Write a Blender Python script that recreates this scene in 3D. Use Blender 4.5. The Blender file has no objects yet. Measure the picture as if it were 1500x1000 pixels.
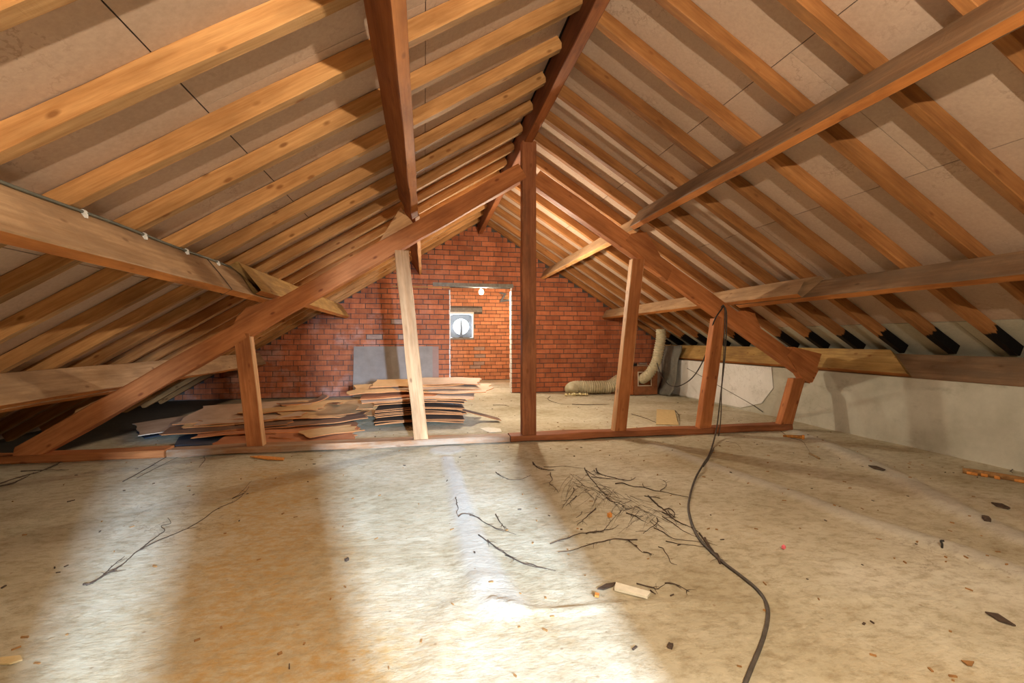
import bpy, bmesh, math, random
from mathutils import Vector, Matrix, noise
random.seed(7)
S = bpy.context.scene
COL = S.collection
# ------------------------------------------------------------------ camera, world, lights, exposure
CAMH = 1.10
F, CU, CV = 667.0, 750.0, 497.0          # focal length in pixels, principal column, horizon row (1500x1000 frame)
PSI = math.atan(128 / 667.0)             # the room's long axis lies 10.9 degrees left of the view direction
cam = bpy.data.cameras.new('camera')
camo = bpy.data.objects.new('camera', cam)
COL.objects.link(camo)
cam.sensor_width = 36.0
cam.lens = F / 1500 * 36
cam.shift_y = -3 / 1500
cam.clip_start = 0.05
camo.location = (0, 0, CAMH)
camo.rotation_euler = (math.radians(90), 0, -PSI)
S.camera = camo
S.view_settings.view_transform = 'Standard'
S.view_settings.look = 'None'
S.view_settings.gamma = 1
S.view_settings.exposure = 0.1
S.view_settings.use_curve_mapping = False
W = bpy.data.worlds.new('sky'); S.world = W; W.use_nodes = True
W.node_tree.nodes['Background'].inputs[0].default_value = (0.80, 0.88, 1.0, 1)
W.node_tree.nodes['Background'].inputs[1].default_value = 2.0

def lamp(name, kind, loc, power, col, size=0.1, rot=None, sy=None, spread=None):
    l = bpy.data.lights.new(name, kind); l.energy = power; l.color = col
    if kind == 'AREA':
        l.size = size
        if sy: l.shape = 'RECTANGLE'; l.size_y = sy
        if spread: l.spread = math.radians(spread)
    else: l.shadow_soft_size = size
    o = bpy.data.objects.new(name, l); COL.objects.link(o); o.location = loc
    if rot: o.rotation_euler = rot
    return o
BULB = (1.161, 9.45, 2.097)
BULB2 = (1.42, 6.40, 2.05)                # second bulb, hidden behind the king post
lamp('rear_bulb_light', 'POINT', (0.62, -0.42, 2.05), 330, (1.0, 0.86, 0.67), 0.025)
# daylight through the window in the rear wall (behind the camera) and through the far room's window
lamp('rear_window_daylight', 'AREA', (0.72, -2.25, 1.40), 1900, (0.52, 0.72, 1.0), 0.07, (math.radians(88), 0, math.radians(10)), 0.50)
lamp('far_window_daylight', 'AREA', (0.98, 12.62, 1.5), 90, (0.80, 0.88, 1.0), 0.55, (math.radians(-90), 0, 0), 0.6)
lamp('far_room_fill_light', 'POINT', (2.4, 11.2, 2.0), 35, (1.0, 0.72, 0.45), 0.08)  # added stand-in light for the far room, no lamp modelled there

# ------------------------------------------------------------------ photograph geometry helpers
def ray(u, v):
    a = (u - CU) / F; b = -(v - CV) / F
    c, s = math.cos(PSI), math.sin(PSI)
    return Vector((a * c + s, -a * s + c, b))
C0 = Vector((0, 0, CAMH))
ordn = ['nearest', 'second', 'third', 'fourth', 'fifth', 'sixth', 'seventh', 'eighth', 'ninth', 'tenth', 'eleventh', 'twelfth', 'thirteenth', 'fourteenth', 'fifteenth', 'sixteenth', 'seventeenth', 'eighteenth']
def onZ(u, v, z=0.0): d = ray(u, v); return C0 + d * ((z - CAMH) / d.z)
def onY(u, v, y): d = ray(u, v); return C0 + d * (y / d.y)
def onX(u, v, x): d = ray(u, v); return C0 + d * (x / d.x)
XR, K = 1.11, 0.62                       # ridge position and roof slope
ZB, RD = 3.43, 0.102                     # underside of rafters at the ridge, rafter depth
CS = 1 / math.sqrt(1 + K * K); SN = K * CS
dL, nL = Vector((-CS, 0, -SN)), Vector((-SN, 0, CS))
dR, nR = Vector((CS, 0, -SN)), Vector((SN, 0, CS))
YW, YB, Y2 = 9.25, -2.45, 12.4           # near face of brick wall, rear wall, far room's end wall
XWR = 4.93

# ------------------------------------------------------------------ materials
def nmat(name):
    m = bpy.data.materials.new(name); m.use_nodes = True
    nt = m.node_tree; b = nt.nodes['Principled BSDF']
    b.inputs['Specular IOR Level'].default_value = 0.25
    return m, nt, b
def N(nt, t, **kw):
    n = nt.nodes.new(t)
    for k, v in kw.items(): setattr(n, k, v)
    return n
def ramp(nt, fac, stops):
    r = N(nt, 'ShaderNodeValToRGB')
    e = r.color_ramp.elements
    while len(e) < len(stops): e.new(0.5)
    for i, (p, c) in enumerate(stops):
        e[i].position = p; e[i].color = (*c, 1) if len(c) == 3 else c
    nt.links.new(fac, r.inputs[0]); return r
def mixc(nt, fac, a, b, mode='MIX'):
    m = N(nt, 'ShaderNodeMix'); m.data_type = 'RGBA'; m.blend_type = mode
    for s, v in ((m.inputs[0], fac), (m.inputs[6], a), (m.inputs[7], b)):
        if hasattr(v, 'is_output'): nt.links.new(v, s)
        elif isinstance(v, (int, float)): s.default_value = v
        else: s.default_value = (*v, 1)
    return m.outputs[2]
def noise_tex(nt, vec, scale, detail=4, rough=0.6):
    n = N(nt, 'ShaderNodeTexNoise'); n.inputs['Scale'].default_value = scale
    n.inputs['Detail'].default_value = detail; n.inputs['Roughness'].default_value = rough
    if vec is not None: nt.links.new(vec, n.inputs['Vector'])
    return n.outputs[0]
def mapping(nt, vec, sc, loc=(0, 0, 0)):
    m = N(nt, 'ShaderNodeMapping'); m.inputs['Scale'].default_value = sc; m.inputs['Location'].default_value = loc
    nt.links.new(vec, m.inputs['Vector']); return m.outputs[0]
def bump(nt, b, h, strength, dist=0.01, prev=None):
    n = N(nt, 'ShaderNodeBump'); n.inputs['Strength'].default_value = strength; n.inputs['Distance'].default_value = dist
    nt.links.new(h, n.inputs['Height'])
    if prev is not None: nt.links.new(prev, n.inputs['Normal'])
    nt.links.new(n.outputs[0], b.inputs['Normal']); return n.outputs[0]
def math_n(nt, op, a, b=None):
    m = N(nt, 'ShaderNodeMath', operation=op)
    for s, v in ((m.inputs[0], a), (m.inputs[1], b)):
        if v is None: continue
        if hasattr(v, 'is_output'): nt.links.new(v, s)
        else: s.default_value = v
    return m.outputs[0]

def wood(name, dark, light, knot=(0.20, 0.07, 0.02), stain=None, stainc=None, saw=0.3, tip=None, rough=0.62, vary=0.25):
    """wood with its grain along the beam ('bc' holds metres along, across and through each beam)"""
    m, nt, b = nmat(name)
    at = N(nt, 'ShaderNodeAttribute', attribute_name='bc').outputs['Vector']
    oi = N(nt, 'ShaderNodeObjectInfo').outputs['Random']
    off = N(nt, 'ShaderNodeCombineXYZ'); 
    nt.links.new(math_n(nt, 'MULTIPLY', oi, 37.0), off.inputs[0]); nt.links.new(math_n(nt, 'MULTIPLY', oi, 11.0), off.inputs[1])
    ad = N(nt, 'ShaderNodeVectorMath', operation='ADD'); nt.links.new(at, ad.inputs[0]); nt.links.new(off.outputs[0], ad.inputs[1])
    v = ad.outputs[0]
    g = noise_tex(nt, mapping(nt, v, (1.1, 26, 26)), 1.6, 7, 0.68)
    g2 = noise_tex(nt, mapping(nt, v, (3, 90, 90)), 1.5, 4, 0.7)
    r = ramp(nt, g, [(0.28, dark), (0.72, light)])
    c = mixc(nt, math_n(nt, 'MULTIPLY', g2, 0.35), r.outputs[0], dark)
    # patches
    p = noise_tex(nt, mapping(nt, v, (1.3, 5, 5)), 1.2, 4, 0.6)
    pr = ramp(nt, p, [(0.35, (0.55, 0.50, 0.46)), (0.62, (1.12, 1.12, 1.12))])
    c = mixc(nt, 0.75, c, pr.outputs[0], 'MULTIPLY')
    # knots
    vo = N(nt, 'ShaderNodeTexVoronoi'); vo.inputs['Scale'].default_value = 1.0
    nt.links.new(mapping(nt, v, (4.2, 9, 9)), vo.inputs['Vector'])
    kr = ramp(nt, vo.outputs['Distance'], [(0.07, (1, 1, 1)), (0.15, (0, 0, 0))])
    c = mixc(nt, math_n(nt, 'MULTIPLY', kr.outputs[0], 0.75), c, knot)
    if stain:
        s = noise_tex(nt, mapping(nt, v, (0.8, 3, 3), (5, 3, 1)), 1.5, 6, 0.7)
        sr = ramp(nt, s, [(stain - 0.08, (0, 0, 0)), (stain + 0.1, (1, 1, 1))])
        c = mixc(nt, math_n(nt, 'MULTIPLY', sr.outputs[0], 0.8), c, stainc)
    # object to object variation
    va = N(nt, 'ShaderNodeMapRange'); nt.links.new(oi, va.inputs[0]); va.inputs[3].default_value = 1 - vary; va.inputs[4].default_value = 1 + vary * 0.6
    hs = N(nt, 'ShaderNodeHueSaturation'); nt.links.new(va.outputs[0], hs.inputs['Value']); nt.links.new(c, hs.inputs['Color'])
    c = hs.outputs[0]
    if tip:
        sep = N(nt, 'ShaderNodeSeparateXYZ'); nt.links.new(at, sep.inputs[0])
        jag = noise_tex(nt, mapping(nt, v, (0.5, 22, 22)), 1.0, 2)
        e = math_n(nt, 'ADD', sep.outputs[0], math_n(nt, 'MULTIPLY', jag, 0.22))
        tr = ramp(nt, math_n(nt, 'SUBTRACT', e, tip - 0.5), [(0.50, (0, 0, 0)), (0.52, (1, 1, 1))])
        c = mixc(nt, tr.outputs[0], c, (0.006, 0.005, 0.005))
    nt.links.new(c, b.inputs['Base Color'])
    b.inputs['Roughness'].default_value = rough; b.inputs['Specular IOR Level'].default_value = 0.15
    h = math_n(nt, 'ADD', g, math_n(nt, 'MULTIPLY', noise_tex(nt, mapping(nt, v, (70, 6, 6)), 1.0, 3), saw))
    bump(nt, b, h, 0.5, 0.004)
    return m
M = {}
M['rafter_side'] = wood('rafter_side', (0.42, 0.185, 0.058), (0.74, 0.42, 0.17), vary=0.15)
M['rafter_face'] = wood('rafter_face', (0.32, 0.165, 0.062), (0.56, 0.35, 0.165), saw=0.9, vary=0.15)
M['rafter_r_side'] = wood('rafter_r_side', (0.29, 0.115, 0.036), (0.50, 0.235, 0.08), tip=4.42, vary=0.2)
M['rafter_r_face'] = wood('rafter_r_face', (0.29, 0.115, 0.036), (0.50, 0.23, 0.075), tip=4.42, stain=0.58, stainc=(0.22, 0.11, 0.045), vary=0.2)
M['purlin_side'] = wood('purlin_side', (0.34, 0.20, 0.10), (0.56, 0.38, 0.22), knot=(0.2, 0.1, 0.05), saw=1.0, stain=0.55, stainc=(0.27, 0.17, 0.10), vary=0.1)
M['purlin_grey'] = wood('purlin_grey', (0.19, 0.105, 0.055), (0.36, 0.23, 0.13), knot=(0.1, 0.05, 0.02), saw=1.0, stain=0.5, stainc=(0.16, 0.11, 0.07), vary=0.05)
M['purlin_under_lit'] = wood('purlin_under_lit', (0.42, 0.145, 0.035), (0.60, 0.25, 0.07), stain=0.62, stainc=(0.16, 0.06, 0.02), vary=0.1)  # orange of light bounced off the floor, painted onto the purlin undersides
M['purlin_red'] = wood('purlin_red', (0.24, 0.075, 0.025), (0.42, 0.155, 0.05), stain=0.6, stainc=(0.12, 0.04, 0.02), vary=0.1)
M['plate_yellow'] = wood('plate_yellow', (0.34, 0.19, 0.06), (0.62, 0.41, 0.15), saw=1.4, stain=0.56, stainc=(0.24, 0.13, 0.06), vary=0.1)
M['truss'] = wood('truss', (0.37, 0.120, 0.038), (0.60, 0.245, 0.085), knot=(0.16, 0.04, 0.015), vary=0.12)
M['truss_pale'] = wood('truss_pale', (0.48, 0.24, 0.10), (0.76, 0.48, 0.25), knot=(0.22, 0.09, 0.04), vary=0.1)
M['king'] = wood('king', (0.25, 0.082, 0.032), (0.46, 0.185, 0.08), stain=0.6, stainc=(0.13, 0.06, 0.03), vary=0.05)
M['ridge'] = wood('ridge', (0.12, 0.036, 0.014), (0.24, 0.080, 0.030), vary=0.05)
M['sole'] = wood('sole', (0.28, 0.12, 0.05), (0.50, 0.28, 0.14), stain=0.5, stainc=(0.40, 0.31, 0.22), saw=1, vary=0.1)

def flat(name, col, rough=0.7, var=0.2, sc=8, bmp=0.2, emit=None, metal=0, dark=None):
    m, nt, b = nmat(name)
    tc = N(nt, 'ShaderNodeTexCoord').outputs['Object']
    n = noise_tex(nt, tc, sc, 5, 0.65)
    d = dark or tuple(x * (1 - var) for x in col); l = tuple(min(1, x * (1 + var * 0.6)) for x in col)
    r = ramp(nt, n, [(0.3, d), (0.7, l)])
    nt.links.new(r.outputs[0], b.inputs['Base Color']); b.inputs['Roughness'].default_value = rough
    b.inputs['Metallic'].default_value = metal
    if bmp: bump(nt, b, noise_tex(nt, tc, sc * 6, 4), bmp, 0.003)
    if emit:
        b.inputs['Emission Color'].default_value = (*emit[0], 1); b.inputs['Emission Strength'].default_value = emit[1]
    return m
M['board'] = None
def board_mat(name, a, c2):
    m, nt, b = nmat(name)
    tc = N(nt, 'ShaderNodeTexCoord').outputs['Object']
    oi = N(nt, 'ShaderNodeObjectInfo').outputs['Random']
    n1 = noise_tex(nt, tc, 1.3, 6, 0.6); n2 = noise_tex(nt, tc, 45, 3, 0.7)
    r = ramp(nt, n1, [(0.3, a), (0.7, c2)])
    c = mixc(nt, 0.35, r.outputs[0], ramp(nt, n2, [(0.3, (0.72, 0.7, 0.68)), (0.7, (1.1, 1.1, 1.1))]).outputs[0], 'MULTIPLY')
    # dark scratches and cobweb like streaks
    st = noise_tex(nt, mapping(nt, tc, (3, 2.2, 3)), 2.2, 9, 0.62)
    sr = ramp(nt, st, [(0.478, (0, 0, 0)), (0.492, (1, 1, 1)), (0.50, (1, 1, 1)), (0.514, (0, 0, 0))])
    msk = ramp(nt, noise_tex(nt, tc, 2.6, 3), [(0.50, (0, 0, 0)), (0.66, (1, 1, 1))])
    f = math_n(nt, 'MULTIPLY', math_n(nt, 'MULTIPLY', sr.outputs[0], msk.outputs[0]), 0.35)
    c = mixc(nt, f, c, (0.20, 0.12, 0.07))
    hs = N(nt, 'ShaderNodeHueSaturation'); mr = N(nt, 'ShaderNodeMapRange'); nt.links.new(oi, mr.inputs[0]); mr.inputs[3].default_value = 0.93; mr.inputs[4].default_value = 1.06
    nt.links.new(mr.outputs[0], hs.inputs['Value']); nt.links.new(c, hs.inputs['Color'])
    nt.links.new(hs.outputs[0], b.inputs['Base Color']); b.inputs['Roughness'].default_value = 0.85; b.inputs['Specular IOR Level'].default_value = 0.08
    bump(nt, b, n2, 0.15, 0.003)
    return m
M['board'] = board_mat('roof_board', (0.48, 0.345, 0.25), (0.60, 0.445, 0.335))
M['board_pale'] = board_mat('roof_board_pale', (0.50, 0.48, 0.38), (0.62, 0.60, 0.49))
M['dark'] = flat('soot_dark', (0.030, 0.022, 0.018), 0.9)
M['black'] = flat('black_rubber', (0.025, 0.022, 0.02), 0.5, bmp=0)
M['cable'] = flat('dusty_cable', (0.085, 0.072, 0.058), 0.6, 0.4, 20, bmp=0)
M['conduit'] = flat('grey_conduit', (0.13, 0.13, 0.10), 0.5, bmp=0)
M['clip'] = flat('white_plastic_clip', (0.75, 0.75, 0.72), 0.4, bmp=0)
M['concrete'] = flat('concrete_lintel', (0.24, 0.22, 0.19), 0.9, 0.3, 14)
M['mortar'] = flat('mortar', (0.115, 0.095, 0.082), 0.95, 0.35, 9, 0.5)
M['bulb'] = flat('bulb_glow', (1, 1, 1), 0.3, bmp=0, emit=((1, 0.86, 0.66), 1500))
M['bulb2'] = flat('bulb_glow_two', (1, 1, 1), 0.3, bmp=0, emit=((1, 0.86, 0.66), 1500))
M['white'] = flat('white_reveal', (0.80, 0.78, 0.74), 0.7, 0.1)
M['paper'] = flat('pale_offcut', (0.80, 0.76, 0.62), 0.7, 0.12, 30)
M['cardboard'] = flat('cardboard', (0.60, 0.45, 0.22), 0.8, 0.15, 20)
M['duct'] = flat('duct_plastic', (0.50, 0.44, 0.29), 0.55, 0.2, 12)
M['foam'] = flat('yellow_foam', (0.72, 0.62, 0.34), 0.9, 0.3, 30, 0.8)
M['twig'] = flat('dry_twig', (0.085, 0.058, 0.040), 0.9, 0.4, 30, 0.3)
M['twig_pale'] = flat('pale_straw', (0.30, 0.20, 0.10), 0.9, 0.3, 30, 0.3)
M['boxwood'] = flat('varnished_board', (0.27, 0.10, 0.04), 0.45, 0.3, 10)
M['boxside'] = flat('varnished_edge', (0.42, 0.13, 0.04), 0.45, 0.2, 10)
M['trim_pale'] = flat('pale_trim', (0.60, 0.50, 0.38), 0.6)
M['felt'] = flat('grey_felt', (0.20, 0.19, 0.16), 0.95, 0.25, 14, 0.6)
M['amber'] = flat('amber', (0.48, 0.20, 0.035), 0.3, 0.35, 40)
M['pink'] = flat('pink_plastic', (0.80, 0.16, 0.20), 0.5)
M['brown'] = flat('brown_leaf', (0.33, 0.17, 0.06), 0.8, 0.4, 30)
M['blue_film'] = flat('blue_black_film', (0.045, 0.06, 0.085), 0.5, 0.4, 8)
M['metal'] = flat('window_metal', (0.13, 0.145, 0.16), 0.5, 0.2, 10, metal=0.0)
M['orange'] = flat('orange_strip', (0.70, 0.28, 0.06), 0.6, 0.3, 30)

def sheet_mat(name, a, c2, edge=False):
    m, nt, b = nmat(name)
    tc = N(nt, 'ShaderNodeTexCoord').outputs['Object']
    oi = N(nt, 'ShaderNodeObjectInfo').outputs['Random']
    n1 = noise_tex(nt, tc, 3.5, 6, 0.65)
    r = ramp(nt, n1, [(0.3, a), (0.7, c2)])
    hs = N(nt, 'ShaderNodeHueSaturation'); mr = N(nt, 'ShaderNodeMapRange'); nt.links.new(oi, mr.inputs[0]); mr.inputs[3].default_value = 0.75; mr.inputs[4].default_value = 1.15
    nt.links.new(mr.outputs[0], hs.inputs['Value']); nt.links.new(r.outputs[0], hs.inputs['Color'])
    nt.links.new(hs.outputs[0], b.inputs['Base Color']); b.inputs['Roughness'].default_value = 0.7
    bump(nt, b, noise_tex(nt, tc, 60, 3), 0.25, 0.003)
    return m
M['sheet_face'] = sheet_mat('hardboard_face', (0.46, 0.31, 0.20), (0.64, 0.47, 0.34))
M['sheet_tan'] = sheet_mat('hardboard_tan', (0.50, 0.29, 0.12), (0.70, 0.46, 0.23))
M['sheet_dark'] = sheet_mat('hardboard_dark', (0.16, 0.085, 0.05), (0.26, 0.155, 0.10))
M['sheet_edge'] = sheet_mat('hardboard_edge', (0.50, 0.17, 0.05), (0.72, 0.30, 0.10))
M['sheet_red'] = sheet_mat('hardboard_red', (0.36, 0.13, 0.055), (0.50, 0.215, 0.10))
M['panel_grey'] = sheet_mat('panel_grey', (0.26, 0.22, 0.19), (0.36, 0.31, 0.27))
M['panel_red'] = sheet_mat('panel_red', (0.34, 0.21, 0.17), (0.42, 0.27, 0.22))

def brick_mat(name, a, c2, worldpos=False):
    m, nt, b = nmat(name)
    geo = N(nt, 'ShaderNodeNewGeometry').outputs['Position']
    oi = N(nt, 'ShaderNodeObjectInfo').outputs['Random']
    at = N(nt, 'ShaderNodeAttribute', attribute_name='tint').outputs['Fac']
    n1 = noise_tex(nt, geo, 5.5, 5, 0.65)
    r = ramp(nt, n1, [(0.3, a), (0.72, c2)])
    groove = noise_tex(nt, mapping(nt, geo, (60, 60, 2)), 1.0, 3)
    c = mixc(nt, 0.35, r.outputs[0], ramp(nt, groove, [(0.35, (0.7, 0.68, 0.66)), (0.65, (1.15, 1.15, 1.15))]).outputs[0], 'MULTIPLY')
    rr = math_n(nt, 'FRACT', math_n(nt, 'ADD', oi, at))
    mr = N(nt, 'ShaderNodeMapRange'); nt.links.new(rr, mr.inputs[0]); mr.inputs[3].default_value = 0.74; mr.inputs[4].default_value = 1.18
    hs = N(nt, 'ShaderNodeHueSaturation'); nt.links.new(mr.outputs[0], hs.inputs['Value']); nt.links.new(c, hs.inputs['Color'])
    # lime bloom on the left part of the wall, soot blotches
    bl = noise_tex(nt, geo, 2.1, 6, 0.7)
    sep = N(nt, 'ShaderNodeSeparateXYZ'); nt.links.new(geo, sep.inputs[0])
    fx = N(nt, 'ShaderNodeMapRange'); nt.links.new(sep.outputs[0], fx.inputs[0]); fx.inputs[1].default_value = 0.5; fx.inputs[2].default_value = -0.8; fx.inputs[3].default_value = 0.12; fx.inputs[4].default_value = 1
    blr = ramp(nt, bl, [(0.50, (0, 0, 0)), (0.72, (1, 1, 1))])
    c = mixc(nt, math_n(nt, 'MULTIPLY', math_n(nt, 'MULTIPLY', blr.outputs[0], fx.outputs[0]), 0.55), hs.outputs[0], (0.52, 0.40, 0.36))
    so = ramp(nt, noise_tex(nt, geo, 1.7, 5, 0.7), [(0.30, (1, 1, 1)), (0.42, (0, 0, 0))])
    c = mixc(nt, math_n(nt, 'MULTIPLY', math_n(nt, 'MULTIPLY', so.outputs[0], fx.outputs[0]), 0.6), c, (0.08, 0.045, 0.035))
    nt.links.new(c, b.inputs['Base Color']); b.inputs['Roughness'].default_value = 0.75
    bump(nt, b, groove, 0.4, 0.004)
    return m
M['brick'] = brick_mat('brick', (0.38, 0.108, 0.045), (0.56, 0.185, 0.080))
M['brick2'] = brick_mat('brick_far', (0.50, 0.19, 0.085), (0.66, 0.29, 0.14))
M['brick_limy'] = flat('limy_brick', (0.40, 0.27, 0.21), 0.85, 0.25, 14)

def floor_mat():
    m, nt, b = nmat('rough_screed')
    geo = N(nt, 'ShaderNodeNewGeometry').outputs['Position']
    n1 = noise_tex(nt, geo, 0.9, 7, 0.62); n2 = noise_tex(nt, mapping(nt, geo, (1, 1.6, 1)), 12, 9, 0.78)
    r = ramp(nt, n1, [(0.34, (0.40, 0.345, 0.225)), (0.50, (0.53, 0.485, 0.355)), (0.66, (0.63, 0.595, 0.47))])
    c = mixc(nt, 0.75, r.outputs[0], ramp(nt, n2, [(0.34, (0.60, 0.53, 0.43)), (0.54, (1.06, 1.06, 1.06))]).outputs[0], 'MULTIPLY')
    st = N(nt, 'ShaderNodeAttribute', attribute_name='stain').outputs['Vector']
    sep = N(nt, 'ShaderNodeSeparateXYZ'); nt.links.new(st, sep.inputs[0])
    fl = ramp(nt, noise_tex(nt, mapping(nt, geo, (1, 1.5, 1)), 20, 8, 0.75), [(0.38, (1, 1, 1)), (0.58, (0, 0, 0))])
    # rusty yellow dirt, plus the warm unlit band between the daylight strips, painted in
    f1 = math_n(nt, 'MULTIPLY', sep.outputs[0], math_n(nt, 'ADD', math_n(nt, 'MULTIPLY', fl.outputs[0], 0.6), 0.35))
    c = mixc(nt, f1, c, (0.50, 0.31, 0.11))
    # smooth white cement
    c = mixc(nt, math_n(nt, 'MULTIPLY', sep.outputs[1], 0.8), c, (0.55, 0.545, 0.52))
    # darker towards the left eave
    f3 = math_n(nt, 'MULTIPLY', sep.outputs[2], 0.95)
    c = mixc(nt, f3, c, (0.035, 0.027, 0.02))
    # small dark specks
    vo = N(nt, 'ShaderNodeTexVoronoi'); vo.inputs['Scale'].default_value = 9; nt.links.new(geo, vo.inputs['Vector'])
    sp = ramp(nt, vo.outputs['Distance'], [(0.035, (1, 1, 1)), (0.07, (0, 0, 0))])
    c = mixc(nt, math_n(nt, 'MULTIPLY', sp.outputs[0], 0.6), c, (0.26, 0.16, 0.08))
    # hairline cracks
    ck = noise_tex(nt, geo, 1.6, 10, 0.6)
    cr = ramp(nt, ck, [(0.488, (0, 0, 0)), (0.495, (1, 1, 1)), (0.502, (0, 0, 0))])
    cm = ramp(nt, noise_tex(nt, geo, 0.8, 3), [(0.52, (0, 0, 0)), (0.6, (1, 1, 1))])
    c = mixc(nt, math_n(nt, 'MULTIPLY', math_n(nt, 'MULTIPLY', cr.outputs[0], cm.outputs[0]), 0.5), c, (0.2, 0.14, 0.09))
    nt.links.new(c, b.inputs['Base Color']); b.inputs['Roughness'].default_value = 0.8; b.inputs['Specular IOR Level'].default_value = 0.12
    hm = noise_tex(nt, mapping(nt, geo, (1, 1.7, 1)), 24, 8, 0.75)
    hr = ramp(nt, hm, [(0.42, (0, 0, 0)), (0.50, (0.75, 0.75, 0.75)), (0.75, (1, 1, 1))])
    n_a = bump(nt, b, hr.outputs[0], 0.42, 0.012)
    bump(nt, b, noise_tex(nt, geo, 90, 4, 0.7), 0.25, 0.003, n_a)
    return m
M['floor'] = floor_mat()
def plaster_mat(name, a, c2):
    m, nt, b = nmat(name)
    geo = N(nt, 'ShaderNodeNewGeometry').outputs['Position']
    n1 = noise_tex(nt, geo, 1.8, 6, 0.65)
    r = ramp(nt, n1, [(0.3, a), (0.65, c2)])
    so = ramp(nt, noise_tex(nt, mapping(nt, geo, (1, 1.2, 2.4)), 1.5, 8, 0.68), [(0.56, (0, 0, 0)), (0.75, (1, 1, 1))])
    c = mixc(nt, math_n(nt, 'MULTIPLY', so.outputs[0], 0.6), r.outputs[0], (0.20, 0.17, 0.115))
    ck = ramp(nt, noise_tex(nt, geo, 1.9, 9, 0.6), [(0.488, (0, 0, 0)), (0.495, (1, 1, 1)), (0.502, (0, 0, 0))])
    cm = ramp(nt, noise_tex(nt, geo, 1.1, 3), [(0.5, (0, 0, 0)), (0.62, (1, 1, 1))])
    c = mixc(nt, math_n(nt, 'MULTIPLY', math_n(nt, 'MULTIPLY', ck.outputs[0], cm.outputs[0]), 0.3), c, (0.2, 0.17, 0.13))
    nt.links.new(c, b.inputs['Base Color']); b.inputs['Roughness'].default_value = 0.85
    bump(nt, b, noise_tex(nt, geo, 14, 6, 0.7), 0.35, 0.01)
    return m
M['plaster'] = plaster_mat('old_plaster', (0.38, 0.36, 0.28), (0.55, 0.53, 0.44))
M['plaster_white'] = plaster_mat('fresh_plaster', (0.62, 0.61, 0.56), (0.80, 0.79, 0.76))

# ------------------------------------------------------------------ object helpers
def tag(o, label=None, cat=None, group=None, kind=None):
    if label: o['label'] = label
    if cat: o['category'] = cat
    if group: o['group'] = group
    if kind: o['kind'] = kind
    return o
def empty(name, loc, label, cat, group=None):
    o = bpy.data.objects.new(name, None); COL.objects.link(o); o.location = loc; o.empty_display_size = 0.1
    return tag(o, label, cat, group)
def link_mesh(name, me, parent=None):
    o = bpy.data.objects.new(name, me); COL.objects.link(o)
    if parent is not None:
        o.parent = parent
        p = Vector((0, 0, 0)); q = parent
        while q is not None: p += Vector(q.location); q = q.parent
        o.location = -p if me is not None else (0, 0, 0)
    return o
def mesh(name, verts, faces, mats, parent=None, mi=None, smooth=False, bc=None):
    me = bpy.data.meshes.new(name); me.from_pydata([tuple(v) for v in verts], [], faces)
    for m in (mats if isinstance(mats, (list, tuple)) else [mats]): me.materials.append(m)
    if mi:
        for p, i in zip(me.polygons, mi): p.material_index = i
    if smooth:
        for p in me.polygons: p.use_smooth = True
    if bc:
        a = me.attributes.new('bc', 'FLOAT_VECTOR', 'POINT')
        for i, v in enumerate(bc): a.data[i].vector = v
    me.update()
    return link_mesh(name, me, parent)
def box_vf(x0, x1, y0, y1, z0, z1):
    v = [Vector(p) for p in ((x0, y0, z0), (x1, y0, z0), (x1, y1, z0), (x0, y1, z0), (x0, y0, z1), (x1, y0, z1), (x1, y1, z1), (x0, y1, z1))]
    f = [(0, 3, 2, 1), (4, 5, 6, 7), (0, 1, 5, 4), (1, 2, 6, 5), (2, 3, 7, 6), (3, 0, 4, 7)]
    return v, f
def box(name, x0, x1, y0, y1, z0, z1, mat, parent=None):
    v, f = box_vf(x0, x1, y0, y1, z0, z1)
    return mesh(name, v, f, mat, parent)
def join_vf(parts):
    V, Fs = [], []
    for v, f in parts:
        b = len(V); V += list(v); Fs += [tuple(i + b for i in t) for t in f]
    return V, Fs

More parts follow.
